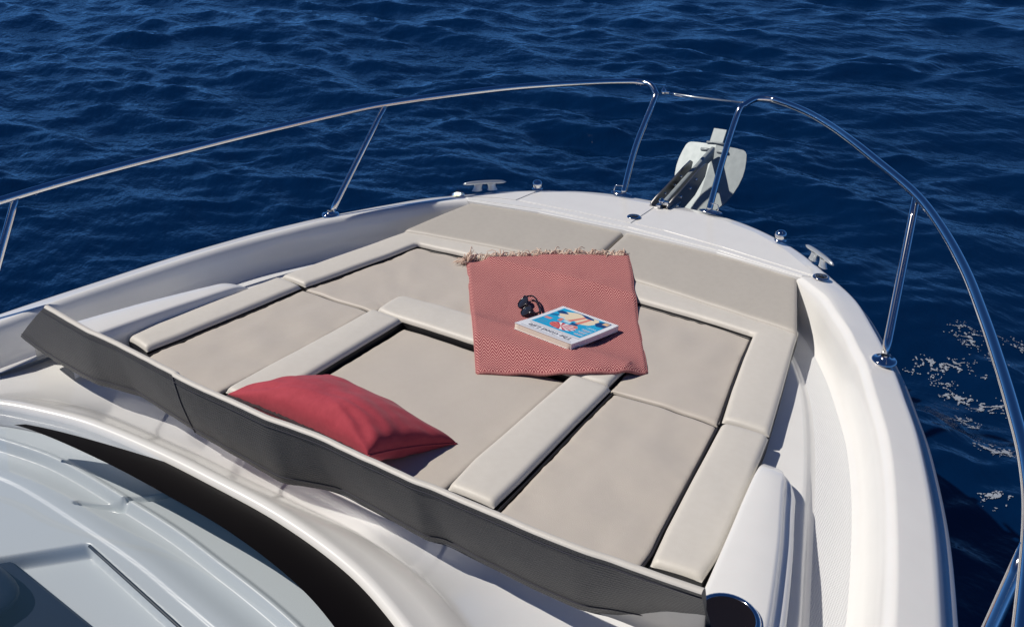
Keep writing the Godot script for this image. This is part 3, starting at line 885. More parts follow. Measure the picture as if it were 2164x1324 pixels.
# ---------------------------------------------------------------- loose things
func make_bolster() -> void:
	var b := thing("backrest_bolster", "long dark grey canvas backrest bolster with white top edge, behind the sunpad", "bolster", Vector3(0, -0.07, 0.83))
	# rear face: bottom and top lines, and the waves of the slack canvas, all by x
	var ZB := [[-0.95, 0.842], [-0.78, 0.868], [-0.417, 0.890], [-0.06, 0.893], [0.187, 0.892], [0.404, 0.886], [0.6, 0.879], [0.777, 0.866], [0.892, 0.846], [1.0, 0.818], [1.06, 0.80]]
	var ZT := [[-0.95, 0.879], [-0.56, 0.910], [-0.25, 0.924], [-0.06, 0.924], [0.116, 0.924], [0.3, 0.926], [0.474, 0.926], [0.64, 0.922], [0.79, 0.915], [0.89, 0.909], [0.98, 0.903], [1.06, 0.896]]
	var W := [[-0.95, 0.004], [-0.74, 0.012], [-0.70, 0.010], [-0.67, -0.001], [-0.60, -0.019], [-0.57, -0.021], [-0.50, -0.018], [-0.25, 0.0], [0.0, 0.015], [0.03, 0.013], [0.065, 0.0], [0.15, -0.026], [0.18, -0.028], [0.25, -0.023], [0.42, -0.006], [0.44, -0.007], [0.465, -0.015], [0.485, -0.017], [0.53, -0.013], [0.65, -0.004], [0.80, 0.006], [0.83, 0.004], [0.87, -0.005], [0.93, -0.013], [1.0, -0.020], [1.06, -0.024]]
	var Yb := [[-0.95, 0.054], [-0.5, 0.049], [-0.1, 0.051], [0.15, 0.048], [0.47, 0.048], [0.93, 0.047], [1.06, 0.05]]
	var botv := []; var rear := []; var topv := []; var uv := []; var st1 := PackedVector3Array(); var st2 := PackedVector3Array()
	var n := 180
	for i in n:
		var x := lerpf(-0.945, 1.05, i / (n - 1.0))
		var zb := tab(ZB, x); var zt := tab(ZT, x); var wv := tab(W, x); var yb := tab(Yb, x)
		var ht := 0.235 - yb
		var step := 0.004 if x > -0.325 else 0.0
		var xs := -0.25 * smoothstep(-0.60, -0.95, x)
		var row := PackedVector3Array(); var ru := PackedVector2Array()
		for k in 9:
			var t := k / 8.0
			var p := Vector3(x + xs * (1.0 - t) - 0.02 * 0.0, yb + ht * t, lerpf(zb, zt, t) + wv * (1.15 - 0.9 * t) + step + 0.006 * sin(PI * t) + 0.0015 * fn.get_noise_2d(x * 160.0, t * 30.0))
			row.append(p); ru.append(Vector2(x * 1.0, t * 1.0))
		rear.append(row); uv.append(ru)
		var tp := row[8]
		st1.append(row[7].lerp(row[8], 0.35) + Vector3(0, 0.0004, 0.0012)); st2.append(row[0].lerp(row[1], 0.85) + Vector3(0, 0.0004, 0.0012))
		var tr := PackedVector3Array()
		for q in [[0.0, 0.0], [-0.002, 0.003], [-0.006, 0.0045], [-0.013, 0.004], [-0.020, -0.002], [-0.026, -0.012], [-0.042, -0.045], [-0.058, -0.09], [-0.068, -0.135], [-0.066, -0.150], [-0.060, -0.156]]:
			tr.append(tp + Vector3(xs * clampf(-q[1] / 0.15, 0, 1), q[1] * (ht / 0.15), q[0]))
		botv.append(PackedVector3Array([tr[tr.size() - 1], tr[tr.size() - 1].lerp(row[0], 0.5) + Vector3(0, -0.004, 0), row[0] + Vector3(0, -0.006, -0.008), row[0] + Vector3(0, -0.003, -0.001), row[0]]))
		topv.append(tr)
	var rearm := sheet(rear, true, uv)
	part(b, "canvas_back", rearm, M.canvas)
	part(b, "vinyl_front", sheet(topv, true), M.roll)
	part(b, "canvas_underside", sheet(botv, true), M.canvas)
	for bx: float in [-0.62, -0.1, 0.4, 0.86]:
		part(b, "support_bracket", tube(PackedVector3Array([Vector3(bx, 0.10, tab(ZB, bx) - 0.06), Vector3(bx, 0.0, tab(ZB, bx) - 0.095), Vector3(bx, -0.064, tab(ZB, bx) - 0.118)]), 0.005, 10), M.black)
	# end caps
	for e in [0, n - 1]:
		var st := SurfaceTool.new(); st.begin(Mesh.PRIMITIVE_TRIANGLES); st.set_smooth_group(-1)
		var c: Vector3 = (rear[e][4] + topv[e][6]) * 0.5
		var loop := PackedVector3Array(rear[e]); loop.append_array(topv[e])
		for i in loop.size() - 1:
			for p in [c, loop[i], loop[i + 1]]: st.set_uv(Vector2(p.y * 4, p.z * 4)); st.add_vertex(p)
		st.generate_normals()
		part(b, "end_cap", st.commit(), M.canvas)
	part(b, "stitching", tube(st1, 0.0012, 6), M.thread)
	part(b, "stitching", tube(st2, 0.0012, 6), M.thread)
	var seam := PackedVector3Array()
	for p in rear[int((-0.325 + 0.945) / 1.995 * (n - 1)) + 1]: seam.append(p + Vector3(0.0, 0.0, 0.0005))
	part(b, "panel_seam", tube(seam, 0.0018, 6), M.thread)

func make_pillow() -> void:
	var p := thing("pillow", "dark red velvet scatter pillow lying on the sunpad against the bolster", "pillow", Vector3(-0.1, -0.04, 0.59))
	fn.seed = 31
	var c00 := Vector3(-0.400, 0.048, 0.716); var c10 := Vector3(0.150, 0.080, 0.752); var c11 := Vector3(0.228, -0.006, 0.490); var c01 := Vector3(-0.255, 0.03, 0.470)
	var n := 61
	var sides := []
	for sg: float in [1.0, -1.0]:
		var rows := []
		for i in n:
			var row := PackedVector3Array()
			for j in n:
				var u := sin((i / (n - 1.0) * 2.0 - 1.0) * PI / 2); var v := sin((j / (n - 1.0) * 2.0 - 1.0) * PI / 2)
				var pu := u * (1.0 - 0.07 * (1.0 - v * v)) * 1.0; var pv := v * (1.0 - 0.10 * (1.0 - u * u))
				# pinch: edges curve in between the ears
				pu = u * (1.0 - 0.06 * (1.0 - v * v) * u * u); pv = v * (1.0 - 0.10 * (1.0 - u * u) * v * v)
				var q := c00.lerp(c10, pu * 0.5 + 0.5).lerp(c01.lerp(c11, pu * 0.5 + 0.5), pv * 0.5 + 0.5)
				var t := pow(maxf((1.0 - u * u) * (1.0 - v * v), 0.0), 0.38)
				var th := ((0.074 + 0.048 * (u * 0.5 + 0.5) * (1.0 - v) * 0.5) if sg > 0 else 0.07) * t
				th += 0.007 * fn.get_noise_2d(u * 34.0 + 9.0 * sg, v * 26.0) * smoothstep(0.0, 0.3, t)
				# gathers running out of the ears and the near edge
				var ear := exp(-(Vector2(u - 1.0, v + 1.0).length_squared()) * 3.0) + exp(-(Vector2(u + 1.0, v + 1.0).length_squared()) * 4.0) + exp(-(Vector2(u - 1.0, v - 1.0).length_squared()) * 4.0)
				th += 0.010 * ear * sin(atan2(v + 0.3, u) * 15.0 + 2.0 * fn.get_noise_2d(u * 20.0, v * 20.0)) * t
				q.y += sg * th
				q.y = maxf(q.y, -0.0055)
				row.append(q)
			rows.append(row)
		sides.append(sheet(rows, sg > 0))
	part(p, "cover", join(sides), M.velvet)
	var sm := PackedVector3Array()
	for k in 60:
		var v := k / 59.0 * 2.0 - 1.0
		var pu := 1.0 - 0.06 * (1.0 - v * v)
		sm.append(c00.lerp(c10, pu * 0.5 + 0.5).lerp(c01.lerp(c11, pu * 0.5 + 0.5), v * 0.5 + 0.5) + Vector3(0.001, 0.0, 0.0))
	part(p, "edge_seam", tube(sm, 0.0028, 8), M.velvet)
	# dark trim along the near long edge
	var e := PackedVector3Array(); var rr := []
	for k in 70:
		var u := k / 69.0 * 2.0 - 1.0
		var pv := -1.0 * (1.0 - 0.10 * (1.0 - u * u))
		var q := c00.lerp(c10, u * 0.5 + 0.5).lerp(c01.lerp(c11, u * 0.5 + 0.5), pv * 0.5 + 0.5)
		e.append(q + Vector3(0, -0.004 + 0.003 * fn.get_noise_1d(k * 30.0), 0.002)); rr.append(0.005 + 0.0025 * fn.get_noise_1d(k * 47.0 + 9.0))
	part(p, "trim", tube(e, rr, 8), M.velvet_dark)

var tow := {}
func make_towel() -> void:
	fn.seed = 8
	var t := thing("towel", "red and white herringbone towel with cream fringe spread over the sunpad", "towel", Vector3(0.05, 0.006, -0.35))
	var EL := smooth([[-0.436, -0.502], [-0.355, -0.395], [-0.258, -0.267], [-0.147, -0.122], [-0.048, 0.008], [0.005, 0.077], [0.068, 0.161]], 10)
	var ER := smooth([[0.105, -0.828], [0.187, -0.69], [0.231, -0.606], [0.282, -0.525], [0.347, -0.404], [0.432, -0.258], [0.508, -0.118]], 10)
	var EB := smooth([[0.068, 0.161], [0.133, 0.123], [0.212, 0.085], [0.309, 0.050], [0.418, -0.012], [0.47, -0.068], [0.508, -0.118]], 10)
	var ET := smooth([[-0.436, -0.502], [-0.271, -0.633], [-0.11, -0.725], [0.105, -0.828]], 10)
	var A := Vector2(-0.436, -0.502); var B := Vector2(0.105, -0.828); var C := Vector2(0.508, -0.118); var D := Vector2(0.068, 0.161)
	var n := 130
	var el := resample(EL, n); var er := resample(ER, n); var et := resample(ET, n); var eb := resample(EB, n)
	var H := []; var XZ := []
	for j in n:
		var hr := PackedFloat32Array(); var xr := PackedVector2Array()
		for i in n:
			var u := i / (n - 1.0); var v := j / (n - 1.0)
			var l3 := el[j]; var r3 := er[j]; var t3 := et[i]; var b3 := eb[i]
			var p := Vector2(l3.x, l3.z).lerp(Vector2(r3.x, r3.z), u) + Vector2(t3.x, t3.z).lerp(Vector2(b3.x, b3.z), v) - A.lerp(B, u).lerp(D.lerp(C, u), v)
			xr.append(p); hr.append(pad_top(p.x, p.y))
		H.append(hr); XZ.append(xr)
	# cloth settles: relax upward over the support
	var S := []
	for j in n: S.append((H[j] as PackedFloat32Array).duplicate())
	for it in 60:
		for j in n:
			for i in n:
				var s := 0.0; var c := 0
				for o in [[-1, 0], [1, 0], [0, -1], [0, 1]]:
					var jj: int = j + o[0]; var ii: int = i + o[1]
					if jj >= 0 and jj < n and ii >= 0 and ii < n: s += S[jj][ii]; c += 1
				S[j][i] = maxf(H[j][i], s / c * 0.98 + S[j][i] * 0.02)
	var rows := []; var uvs := []
	for j in n:
		var row := PackedVector3Array(); var uv := PackedVector2Array()
		for i in n:
			var u := i / (n - 1.0); var v := j / (n - 1.0)
			var p: Vector2 = XZ[j][i]
			var y: float = S[j][i] + 0.008
			y += 0.006 * maxf(0.0, fn.get_noise_2d(u * 40.0 + v * 14.0, v * 20.0 - u * 9.0) + 0.1)
			y += 0.004 * exp(-pow((v - 0.30 - 0.25 * (0.7 - u)) / 0.05, 2.0)) * smoothstep(0.1, 0.4, u) * (1.0 - smoothstep(0.75, 0.95, u))
			y += 0.006 * exp(-pow((u - 0.42 - 0.1 * v) / 0.03, 2.0)) * exp(-pow((v - 0.6) / 0.12, 2.0))
			var e := minf(minf(u, 1 - u), minf(v, 1 - v))
			y -= 0.005 * (1.0 - smoothstep(0.0, 0.012, e))
			if v > 0.97: y += 0.002 * sin(u * 30.0)
			row.append(Vector3(p.x, y, p.y)); uv.append(Vector2(u + 0.006 * sin(v * 7.0), v))
		rows.append(row); uvs.append(uv)
	tow = {"rows": rows, "n": n}
	part(t, "cloth", sheet(rows, false, uvs), M.towel)
	# underside and folded hem all round
	var low := []
	for j in n:
		var row := PackedVector3Array()
		for i in n: row.append(rows[j][i] - Vector3(0, 0.0075, 0))
		low.append(row)
	part(t, "under_layer", sheet(low, true, uvs), M.towel)
	var hem := PackedVector3Array()
	for i in n: hem.append(rows[n - 1][i] - Vector3(0, 0.004, 0))
	part(t, "folded_hem", tube(resample(hem, 60), 0.0055, 8), M.towel_hem if M.has("towel_hem") else M.towel)
	for i in [0, n - 1]:
		var edge := PackedVector3Array()
		for j in n: edge.append(rows[j][i] - Vector3(0, 0.004, 0))
		part(t, "folded_hem", tube(resample(edge, 70), 0.0045, 8), M.towel)
	# fringe tassels along the far hem
	rng.seed = 41
	var tas := []
	for k in 210:
		var u := clampf(k / 209.0 + rng.randfn(0, 0.004), 0, 1)
		var q: Vector3 = rows[0][int(u * (n - 1))] - Vector3(0, 0.003, 0)
		var out := (A - D).normalized()
		var len := rng.randf_range(0.018, 0.042)
		if k < 14: len *= 1.5
		var dirv := Vector2(out.x, out.y).rotated(rng.randfn(-0.3 if k < 14 else 0.0, 0.75))
		var path := PackedVector3Array()
		var lift := absf(rng.randfn(0.006, 0.008))
		var bend := rng.randfn(0, 0.7)
		for s in 5:
			var f := s / 4.0
			var d2 := dirv.rotated(bend * f)
			var pp := q + Vector3(d2.x, 0, d2.y) * len * f
			var floor_y := pad_top(pp.x, pp.z) + 0.003
			pp.y = maxf(q.y + (lift * sin(PI * f * 0.8)) + (floor_y - q.y) * f, floor_y)
			path.append(pp)
		tas.append(tube(path, [0.0022, 0.0026, 0.0022, 0.0018, 0.0008], 5))
	for k in 26:   # a knotted bunch on the near corner of the fringe
		var q: Vector3 = rows[0][0] + Vector3(rng.randfn(0, 0.006), 0.0, rng.randfn(0, 0.006))
		var dirv := Vector2(-0.75, 0.45).rotated(rng.randfn(0, 0.5)) if k < 12 else Vector2(-0.1, -0.9).rotated(rng.randfn(0, 0.4))
		var len := rng.randf_range(0.035, 0.065)
		var path := PackedVector3Array()
		for s in 5:
			var f := s / 4.0
			var pp := q + Vector3(dirv.x, 0, dirv.y) * len * f
			pp.y = pad_top(pp.x, pp.z) + 0.004 + (0.010 if k < 12 else 0.03) * sin(PI * minf(f * 0.9, 1.0))
			path.append(pp)
		tas.append(tube(path, [0.0025, 0.003, 0.0026, 0.002, 0.0008], 5))
	var fr := part(t, "fringe", join(tas), M.fringe)
	fr.set_meta("kind", "stuff")

func towel_y(x: float, z: float) -> float:
	var best := 9.0; var y := 0.0
	for row in tow.rows:
		for p in row:
			var d: float = (p.x - x) * (p.x - x) + (p.z - z) * (p.z - z)
			if d < best: best = d; y = p.y
	return y

func blob(im: Image, pts: Array, col: Color) -> void:   # fill a polygon given in 0..1
	var w := im.get_width(); var h := im.get_height()
	var poly := PackedVector2Array(); var lo := Vector2(9e9, 9e9); var hi := -lo
	for p in pts:
		var q := Vector2(p[0] * w, p[1] * h); poly.append(q); lo = lo.min(q); hi = hi.max(q)
	for y in range(maxi(int(lo.y), 0), mini(int(hi.y) + 1, h)):
		for x in range(maxi(int(lo.x), 0), mini(int(hi.x) + 1, w)):
			if Geometry2D.is_point_in_polygon(Vector2(x + 0.5, y + 0.5), poly): im.set_pixel(x, y, col)

func cover_image() -> Image:
	# u to the right of the cover, v down from its head; picture panel only
	var w := 300; var h := 330
	var im := Image.create(w, h, false, Image.FORMAT_RGB8)
	var blue := lin(0.02, 0.37, 0.64); var navy := lin(0.015, 0.06, 0.19); var cream := lin(0.78, 0.67, 0.48); var salmon := lin(0.68, 0.22, 0.16); var red := lin(0.55, 0.045, 0.06); var white := lin(0.8, 0.8, 0.8); var pale := lin(0.5, 0.68, 0.75)
	im.fill(blue)
	blob(im, [[0.24, 0.62], [0.35, 0.56], [0.52, 0.60], [0.66, 0.52], [0.84, 0.57], [0.90, 0.72], [0.86, 0.88], [0.72, 0.97], [0.45, 1.0], [0.25, 0.98], [0.16, 0.85]], cream)
	blob(im, [[0.0, 0.74], [0.14, 0.70], [0.22, 0.80], [0.2, 0.93], [0.1, 1.0], [0.0, 1.0]], navy)
	blob(im, [[0.02, 0.86], [0.12, 0.86], [0.12, 0.98], [0.02, 0.98]], lin(0.72, 0.48, 0.28))
	blob(im, [[0.76, 0.80], [0.92, 0.72], [1.0, 0.78], [0.95, 0.88], [0.84, 0.86]], navy)
	blob(im, [[0.82, 0.60], [0.98, 0.52], [0.99, 0.62], [0.88, 0.68]], navy.lerp(blue, 0.4))
	# legs, swimsuit, fins
	blob(im, [[0.38, 0.50], [0.46, 0.50], [0.42, 0.72], [0.40, 0.90], [0.34, 0.90], [0.36, 0.70]], salmon)
	blob(im, [[0.55, 0.50], [0.63, 0.52], [0.56, 0.72], [0.50, 0.92], [0.44, 0.92], [0.50, 0.70]], salmon)
	blob(im, [[0.30, 0.90], [0.44, 0.88], [0.60, 0.97], [0.78, 0.99], [0.78, 1.0], [0.52, 1.0], [0.34, 0.96]], navy)
	blob(im, [[0.36, 0.44], [0.48, 0.42], [0.50, 0.52], [0.37, 0.52]], navy)
	blob(im, [[0.50, 0.43], [0.66, 0.44], [0.64, 0.53], [0.52, 0.53]], pale)
	blob(im, [[0.66, 0.40], [0.74, 0.40], [0.76, 0.54], [0.70, 0.56]], salmon)
	blob(im, [[0.68, 0.56], [0.80, 0.54], [0.86, 0.62], [0.72, 0.62]], pale)
	blob(im, [[0.26, 0.33], [0.40, 0.30], [0.46, 0.40], [0.34, 0.44]], salmon)
	# parasol, striped
	var c := Vector2(0.50, 0.22); var rad := Vector2(0.24, 0.165)
	for k in 22:
		var a0 := TAU * k / 22.0; var a1 := TAU * (k + 1) / 22.0
		blob(im, [[c.x + 0.03, c.y - 0.01], [c.x + cos(a0) * rad.x, c.y + sin(a0) * rad.y], [c.x + cos((a0 + a1) / 2) * rad.x * 1.03, c.y + sin((a0 + a1) / 2) * rad.y * 1.03], [c.x + cos(a1) * rad.x, c.y + sin(a1) * rad.y]], red if k % 2 == 0 else (white if k > 2 and k < 16 else salmon))
	# blocks of illegible small print
	var r := RandomNumberGenerator.new(); r.seed = 3
	for q in [[0.03, 0.10, 0.20, 0.10], [0.03, 0.24, 0.22, 0.09], [0.03, 0.37, 0.20, 0.09], [0.03, 0.50, 0.18, 0.08], [0.80, 0.08, 0.18, 0.16], [0.84, 0.28, 0.12, 0.05]]:
		var rows := int(q[3] / 0.026)
		for k in rows:
			var x := float(q[0])
			while x < q[0] + q[2] * r.randf_range(0.75, 1.0):
				var ww := r.randf_range(0.008, 0.03)
				im.fill_rect(Rect2i(int(x * w), int((q[1] + k * 0.026) * h), maxi(int(ww * w), 2), 4), white if q[0] < 0.5 else navy.lerp(pale, 0.45))
				x += ww + 0.01
	for q in [[0.05, 0.085], [0.05, 0.22], [0.05, 0.35]]:
		blob(im, [[q[0], q[1]], [q[0] + 0.12, q[1] - 0.01], [q[0] + 0.13, q[1] + 0.03], [q[0], q[1] + 0.035]], lin(0.55, 0.42, 0.45))
	blob(im, [[0.84, 0.33], [0.97, 0.33], [0.97, 0.42], [0.84, 0.42]], lin(0.7, 0.25, 0.22))
	return im

func bend(u: float, v: float) -> float:   # the slight curl of the leaves
	return 0.0028 * v * v

func leaf(at: Transform3D, wd: float, hg: float, th: float, x0: float, x1: float, z0: float, z1: float, ya: float, yb: float, nx: int, nz: int, top_only: bool) -> ArrayMesh:
	var rows := []; var uvs := []
	for j in nz + 1:
		var row := PackedVector3Array(); var uv := PackedVector2Array()
		for i in nx + 1:
			var x := lerpf(x0, x1, i / float(nx)); var z := lerpf(z0, z1, j / float(nz))
			row.append(at * Vector3(x, yb + bend(x / wd * 2.0, z / hg * 2.0) * (yb / th), z))
			uv.append(Vector2(i / float(nx), 1.0 - j / float(nz)))
		rows.append(row); uvs.append(uv)
	var t := sheet(rows, true, uvs)
	if top_only: return t
	var per := PackedVector3Array(); var low := PackedVector3Array()
	for i in nx + 1: per.append(rows[0][i])
	for j in range(1, nz + 1): per.append(rows[j][nx])
	for i in range(nx - 1, -1, -1): per.append(rows[nz][i])
	for j in range(nz - 1, 0, -1): per.append(rows[j][0])
	for p in per:
		var q := at.affine_inverse() * p
		low.append(at * Vector3(q.x, ya + bend(q.x / wd * 2.0, q.z / hg * 2.0) * (ya / th), q.z))
	return join([t, sheet([per, low], true, [], true)])

func make_magazine() -> void:
	# head of the cover points to the camera; reading direction runs from the camera's right to its left
	var c := Vector3(0.183, 0, -0.190)
	var wdir := Vector3(-0.229, 0, -0.004).normalized()     # left-to-right on the cover
	var hdir := Vector3(-0.049, 0, 0.237).normalized()      # towards the head of the cover
	wdir = (wdir - hdir * wdir.dot(hdir) * 0.5).normalized()
	var wd := 0.226; var hg := 0.243; var th := 0.019
	var yh := -9.0; var yf := 0.0
	for a in [-0.5, -0.25, 0.0, 0.25, 0.5]:
		for b in [0.5, 0.35, 0.2]:
			var q: Vector3 = c + wdir * a * wd + hdir * b * hg
			yh = maxf(yh, towel_y(q.x, q.z))
		var q2: Vector3 = c + wdir * a * wd - hdir * 0.5 * hg
		yf += towel_y(q2.x, q2.z) / 5.0
	var y0 := (yh + yf) * 0.5 + 0.0005
	hdir = (hdir * hg + Vector3(0, (yh - yf) * 0.85, 0)).normalized()
	var m := thing("magazine", "thick magazine with a blue beach parasol cover lying on the towel", "magazine", Vector3(c.x, y0, c.z))
	var bas := Basis(wdir, wdir.cross(hdir).normalized(), hdir)   # z axis: to the head
	var at := Transform3D(bas, Vector3(c.x, y0, c.z))
	part(m, "back_cover", leaf(at, wd, hg, th, -wd / 2, wd / 2, -hg / 2, hg / 2, 0.0, 0.0006, 10, 10, false), M.cover_white)
	part(m, "pages", leaf(at, wd, hg, th, -wd / 2 + 0.0015, wd / 2 - 0.0015, -hg / 2 + 0.0015, hg / 2 - 0.0015, 0.0006, th - 0.0006, 14, 14, false), M.paper)
	var fc := part(m, "front_cover", leaf(at, wd, hg, th, -wd / 2, wd / 2, -hg / 2, hg / 2, th - 0.0006, th, 16, 16, false), M.cover_white)
	part(m, "spine", leaf(at, wd, hg, th, -wd / 2 - 0.0016, -wd / 2 - 0.0001, -hg / 2, hg / 2, 0.0, th, 2, 14, false), M.cover_white)
	var pic := mat(Color.WHITE, 0.3)
	pic.albedo_texture = ImageTexture.create_from_image(cover_image())
	# picture: from 4% below the title band to the foot
	part(fc, "cover_picture", leaf(at, wd, hg, th, -wd * 0.43, wd * 0.43, -hg * 0.45, hg * 0.24, 0, th + 0.0004, 14, 14, true), pic)
	for q in [[hg * 0.455, 0.46], [hg * 0.285, 0.46]]:
		part(fc, "title_rule", leaf(at, wd, hg, th, -wd * q[1], wd * q[1] * 0.9, q[0] - 0.0007, q[0] + 0.0007, 0, th + 0.0004, 12, 1, true), M.ink)
	var tm := TextMesh.new()
	var f := SystemFont.new(); f.font_names = PackedStringArray(["Droid Serif"])
	tm.text = "The Good Life"; tm.font = f; tm.font_size = 32; tm.pixel_size = 0.00080; tm.depth = 0.0003
	var t := MeshInstance3D.new()
	t.name = "title_lettering"; t.mesh = tm; t.material_override = M.ink
	fc.add_child(t, true)
	# text lies flat, its top towards the head (+z of the magazine), facing up
	t.transform = at * Transform3D(Basis(Vector3(1, 0, 0), Vector3(0, 0, 1), Vector3(0, 1, 0)) * Basis(), Vector3(-0.004, th + 0.0052, hg * 0.372))
	t.transform = at * Transform3D(Basis(Vector3(1, 0, 0), Vector3(0, 0.012, 1).normalized(), Vector3(0, 1, -0.012).normalized()), Vector3(-0.004, th + 0.0022, hg * 0.372))

func rim(at: Transform3D, cx: float, sg: float) -> PackedVector3Array:
	var p := PackedVector3Array()
	for k in 29:
		var a := TAU * k / 28.0
		var x: float = signf(cos(a)) * pow(absf(cos(a)), 0.72) * 0.0255; var y: float = signf(sin(a)) * pow(absf(sin(a)), 0.75) * 0.0205
		x *= 1.0 + 0.12 * (y / 0.0205)
		y += 0.002 * sg * x / 0.0255
		p.append(at * Vector3(cx + x, y, -0.0012 * cx * cx / 0.001))
	return p

func make_sunglasses() -> void:
	var c := Vector3(-0.014, 0, -0.272)
	var ty := towel_y(c.x, c.z)
	var s := thing("sunglasses", "black sunglasses lying folded on the towel beside the magazine", "sunglasses", Vector3(c.x, ty, c.z))
	var ax := Vector3(0.66, 0, 0.75).normalized()         # along the front
	var back := Vector3(0.75, 0, -0.66).normalized()
	# the front leans back, rims resting on the towel
	var upv := (Vector3.UP * 0.62 + back * 0.78).normalized()
	var nrm := ax.cross(upv).normalized()
	var at := Transform3D(Basis(ax, upv, nrm), Vector3(c.x, ty, c.z) - back * 0.014 + Vector3(0, 0.016, 0))
	var fr := []
	for sg: float in [-1.0, 1.0]:
		var r: PackedVector3Array = rim(at, 0.034 * sg, sg)
		fr.append(tube(r, 0.0024, 8, false))
		var st := SurfaceTool.new(); st.begin(Mesh.PRIMITIVE_TRIANGLES); st.set_smooth_group(0)
		var mid := Vector3.ZERO
		for k in 28: mid += r[k] / 28.0
		mid += nrm * 0.002
		for k in 28:
			for p in [mid, r[k], r[k + 1]]: st.add_vertex(p)
		st.index(); st.generate_normals()
		part(s, "lens", st.commit(), M.lens)
		# hinge lug
		fr.append(box(at * Vector3(0.0655 * sg, 0.013, -0.004), Vector3(0.010, 0.010, 0.008), at.basis, 0.002))
	fr.append(tube(PackedVector3Array([at * Vector3(-0.009, 0.010, 0), at * Vector3(-0.003, 0.0125, 0.001), at * Vector3(0.003, 0.0125, 0.001), at * Vector3(0.009, 0.010, 0)]), 0.0034, 8))
	part(s, "frame", join(fr), M.shade_plastic)
	for sg: float in [-1.0, 1.0]:
		var o := Vector3(c.x, ty, c.z)
		var y := 0.010 if sg > 0 else 0.017
		var path := PackedVector3Array([at * Vector3(0.067 * sg, 0.013, -0.006), o + ax * 0.066 * sg + back * 0.026 + Vector3(0, 0.022, 0), o + ax * 0.03 * sg + back * 0.034 + Vector3(0, y + 0.008, 0), o - ax * 0.02 * sg + back * 0.036 + Vector3(0, y + 0.003, 0), o - ax * 0.052 * sg + back * 0.034 + Vector3(0, y - 0.001, 0), o - ax * 0.068 * sg + back * 0.026 + Vector3(0, 0.005, 0)])
		var pts := []
		for q in path: pts.append(q)
		part(s, "temple", tube(cat(pts, 5), 0.0030, 8), M.shade_plastic)

func fluke(at: Transform3D, half: Array, side: float) -> ArrayMesh:
	var rows := []
	for e in [-0.006, 0.006]:
		var rr := PackedVector3Array(); var c := PackedVector3Array()
		for k in half.size():
			var x: float = half[k][0] * side; var y: float = half[k][1]
			rr.append(at * Vector3(x, y, e - absf(x) * 0.10)); c.append(at * Vector3(0, y, e))
		rows.append([c, rr])
	return join([sheet([rows[0][0], rows[0][1]]), sheet([rows[1][0], rows[1][1]]), sheet([rows[0][1], rows[1][1]])])

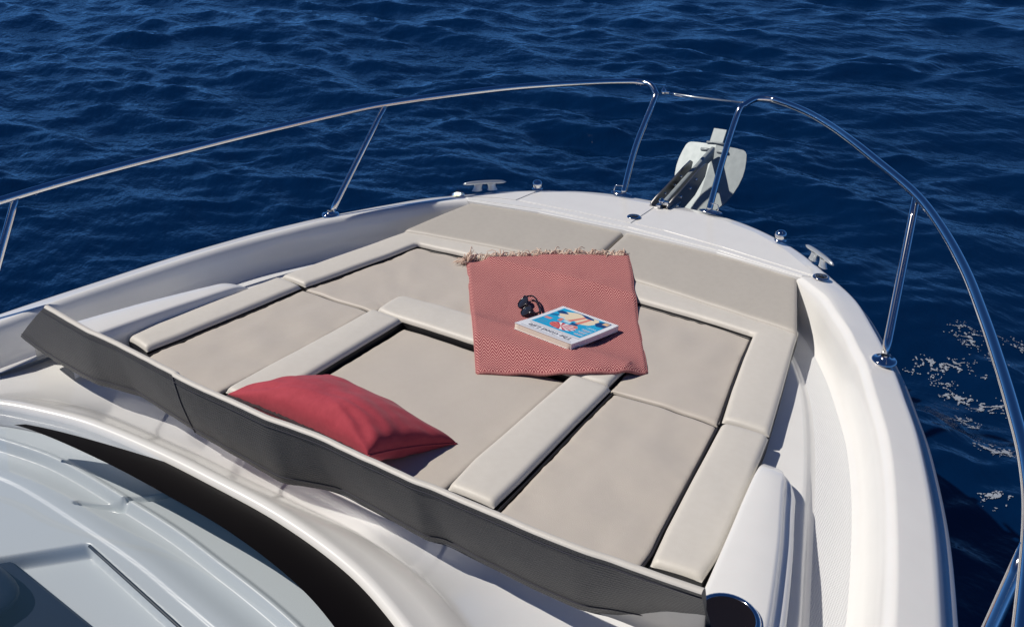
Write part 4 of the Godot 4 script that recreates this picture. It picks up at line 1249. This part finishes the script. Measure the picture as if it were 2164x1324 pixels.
func make_anchor() -> void:
	var a := thing("anchor", "galvanised plate anchor stowed on the bow roller beyond the foredeck", "anchor", Vector3(0.037, 0.1, -1.9))
	# fluke: one shield-shaped plate, bent along its keel; drawn in its own plane
	var half := [[0.0, 0.153], [0.10, 0.153], [0.135, 0.151], [0.148, 0.145], [0.157, 0.132], [0.165, 0.10], [0.171, 0.06], [0.172, 0.02], [0.166, -0.025], [0.154, -0.07], [0.135, -0.112], [0.11, -0.152], [0.075, -0.20], [0.04, -0.24], [0.0, -0.27]]
	var at := Transform3D(Basis(Vector3.RIGHT, deg_to_rad(-35.0)), Vector3(-0.005, 0.08, -1.95))
	for s in [1.0, -1.0]: part(a, "fluke", fluke(at, half, s), M.galv)
	part(a, "tail_plate", box(at * Vector3(-0.006, 0.175, -0.004), Vector3(0.068, 0.125, 0.010), at.basis, 0.002), M.galv)
	part(a, "weld", tube(PackedVector3Array([at * Vector3(-0.05, 0.158, 0.006), at * Vector3(-0.02, 0.160, 0.009), at * Vector3(0.02, 0.160, 0.009), at * Vector3(0.05, 0.158, 0.006)]), 0.006, 8), M.galv)
	# shank: tapered flat bar from the fluke back over the roller
	var rows := []
	var pts := [[Vector3(0.022, 0.098, -1.36), 0.024], [Vector3(0.012, 0.098, -1.44), 0.027], [Vector3(0.006, 0.122, -1.60), 0.030], [Vector3(0.003, 0.146, -1.75), 0.034], [Vector3(0.0, 0.166, -1.88), 0.040], [Vector3(-0.002, 0.178, -1.98), 0.044]]
	for p in pts:
		var r := PackedVector3Array()
		for q in [[-1, -1], [-1, 1], [-0.7, 1.15], [0.7, 1.15], [1, 1], [1, -1]]: r.append(p[0] + Vector3(q[0] * 0.010, q[1] * p[1] * 0.62, 0))
		rows.append(r)
	part(a, "shank", sheet(rows, false, [], true), M.galv)
	part(a, "shackle", join([lathe([[0.0, 0.016], [0.010, 0.012], [0.014, 0.0], [0.010, -0.012], [0.0, -0.016]], Transform3D(Basis(), Vector3(0.012, 0.112, -1.345)), 14), box(Vector3(0.03, 0.107, -1.345), Vector3(0.03, 0.016, 0.016)), box(Vector3(0.012, 0.10, -1.322), Vector3(0.02, 0.014, 0.03))]), M.chrome)
	for q in [[0.07, 0.10], [-0.07, 0.10]]:
		part(a, "stock_bar", tube(PackedVector3Array([at * Vector3(q[0] * 0.2, q[1] + 0.02, 0.008), at * Vector3(q[0], q[1] + 0.02, 0.002)]), 0.008, 8), M.galv)

# ---------------------------------------------------------------- build
func _ready() -> void:
	var cam := Camera3D.new()
	cam.fov = 2.0 * rad_to_deg(atan(662.0 / 1800.0))
	cam.near = 0.05; cam.far = 9000.0
	add_child(cam)
	cam.rotation_order = EULER_ORDER_YXZ
	cam.transform = BOAT * Transform3D(Basis.from_euler(Vector3(-0.46352, 0.55993, 0.01541), EULER_ORDER_YXZ), Vector3(1.3538, 1.3318, 2.0157))
	cam.current = true
	var env := Environment.new()
	env.background_mode = Environment.BG_SKY
	var sky := Sky.new()
	var ps := ProceduralSkyMaterial.new()
	ps.sky_top_color = Color(0.10, 0.22, 0.42); ps.sky_horizon_color = Color(0.36, 0.62, 0.93); ps.sky_curve = 0.13
	ps.ground_bottom_color = Color(0.01, 0.05, 0.14); ps.ground_horizon_color = Color(0.45, 0.6, 0.8)
	ps.sun_angle_max = 0.0; ps.sky_energy_multiplier = 1.0
	sky.sky_material = ps
	env.sky = sky
	env.tonemap_mode = Environment.TONE_MAPPER_LINEAR
	env.tonemap_exposure = 0.82
	env.sdfgi_enabled = true; env.ssao_enabled = true; env.ssil_enabled = true
	var we := WorldEnvironment.new(); we.environment = env
	add_child(we)
	var sun := DirectionalLight3D.new()
	sun.light_energy = 1.6; sun.light_color = Color(1.0, 0.972, 0.93); sun.light_angular_distance = 0.5
	sun.shadow_enabled = true
	add_child(sun)
	var az := deg_to_rad(239.0); var el := deg_to_rad(50.0)
	var to_sun := BOAT.basis * Vector3(cos(el) * sin(az), sin(el), -cos(el) * cos(az))
	sun.look_at_from_position(Vector3.ZERO, -to_sun, Vector3.UP)
	make_materials()
	make_sea()
	make_boat()
	make_sunpad()
	make_bolster()
	make_pillow()
	make_towel()
	make_magazine()
	make_sunglasses()
	make_anchor()
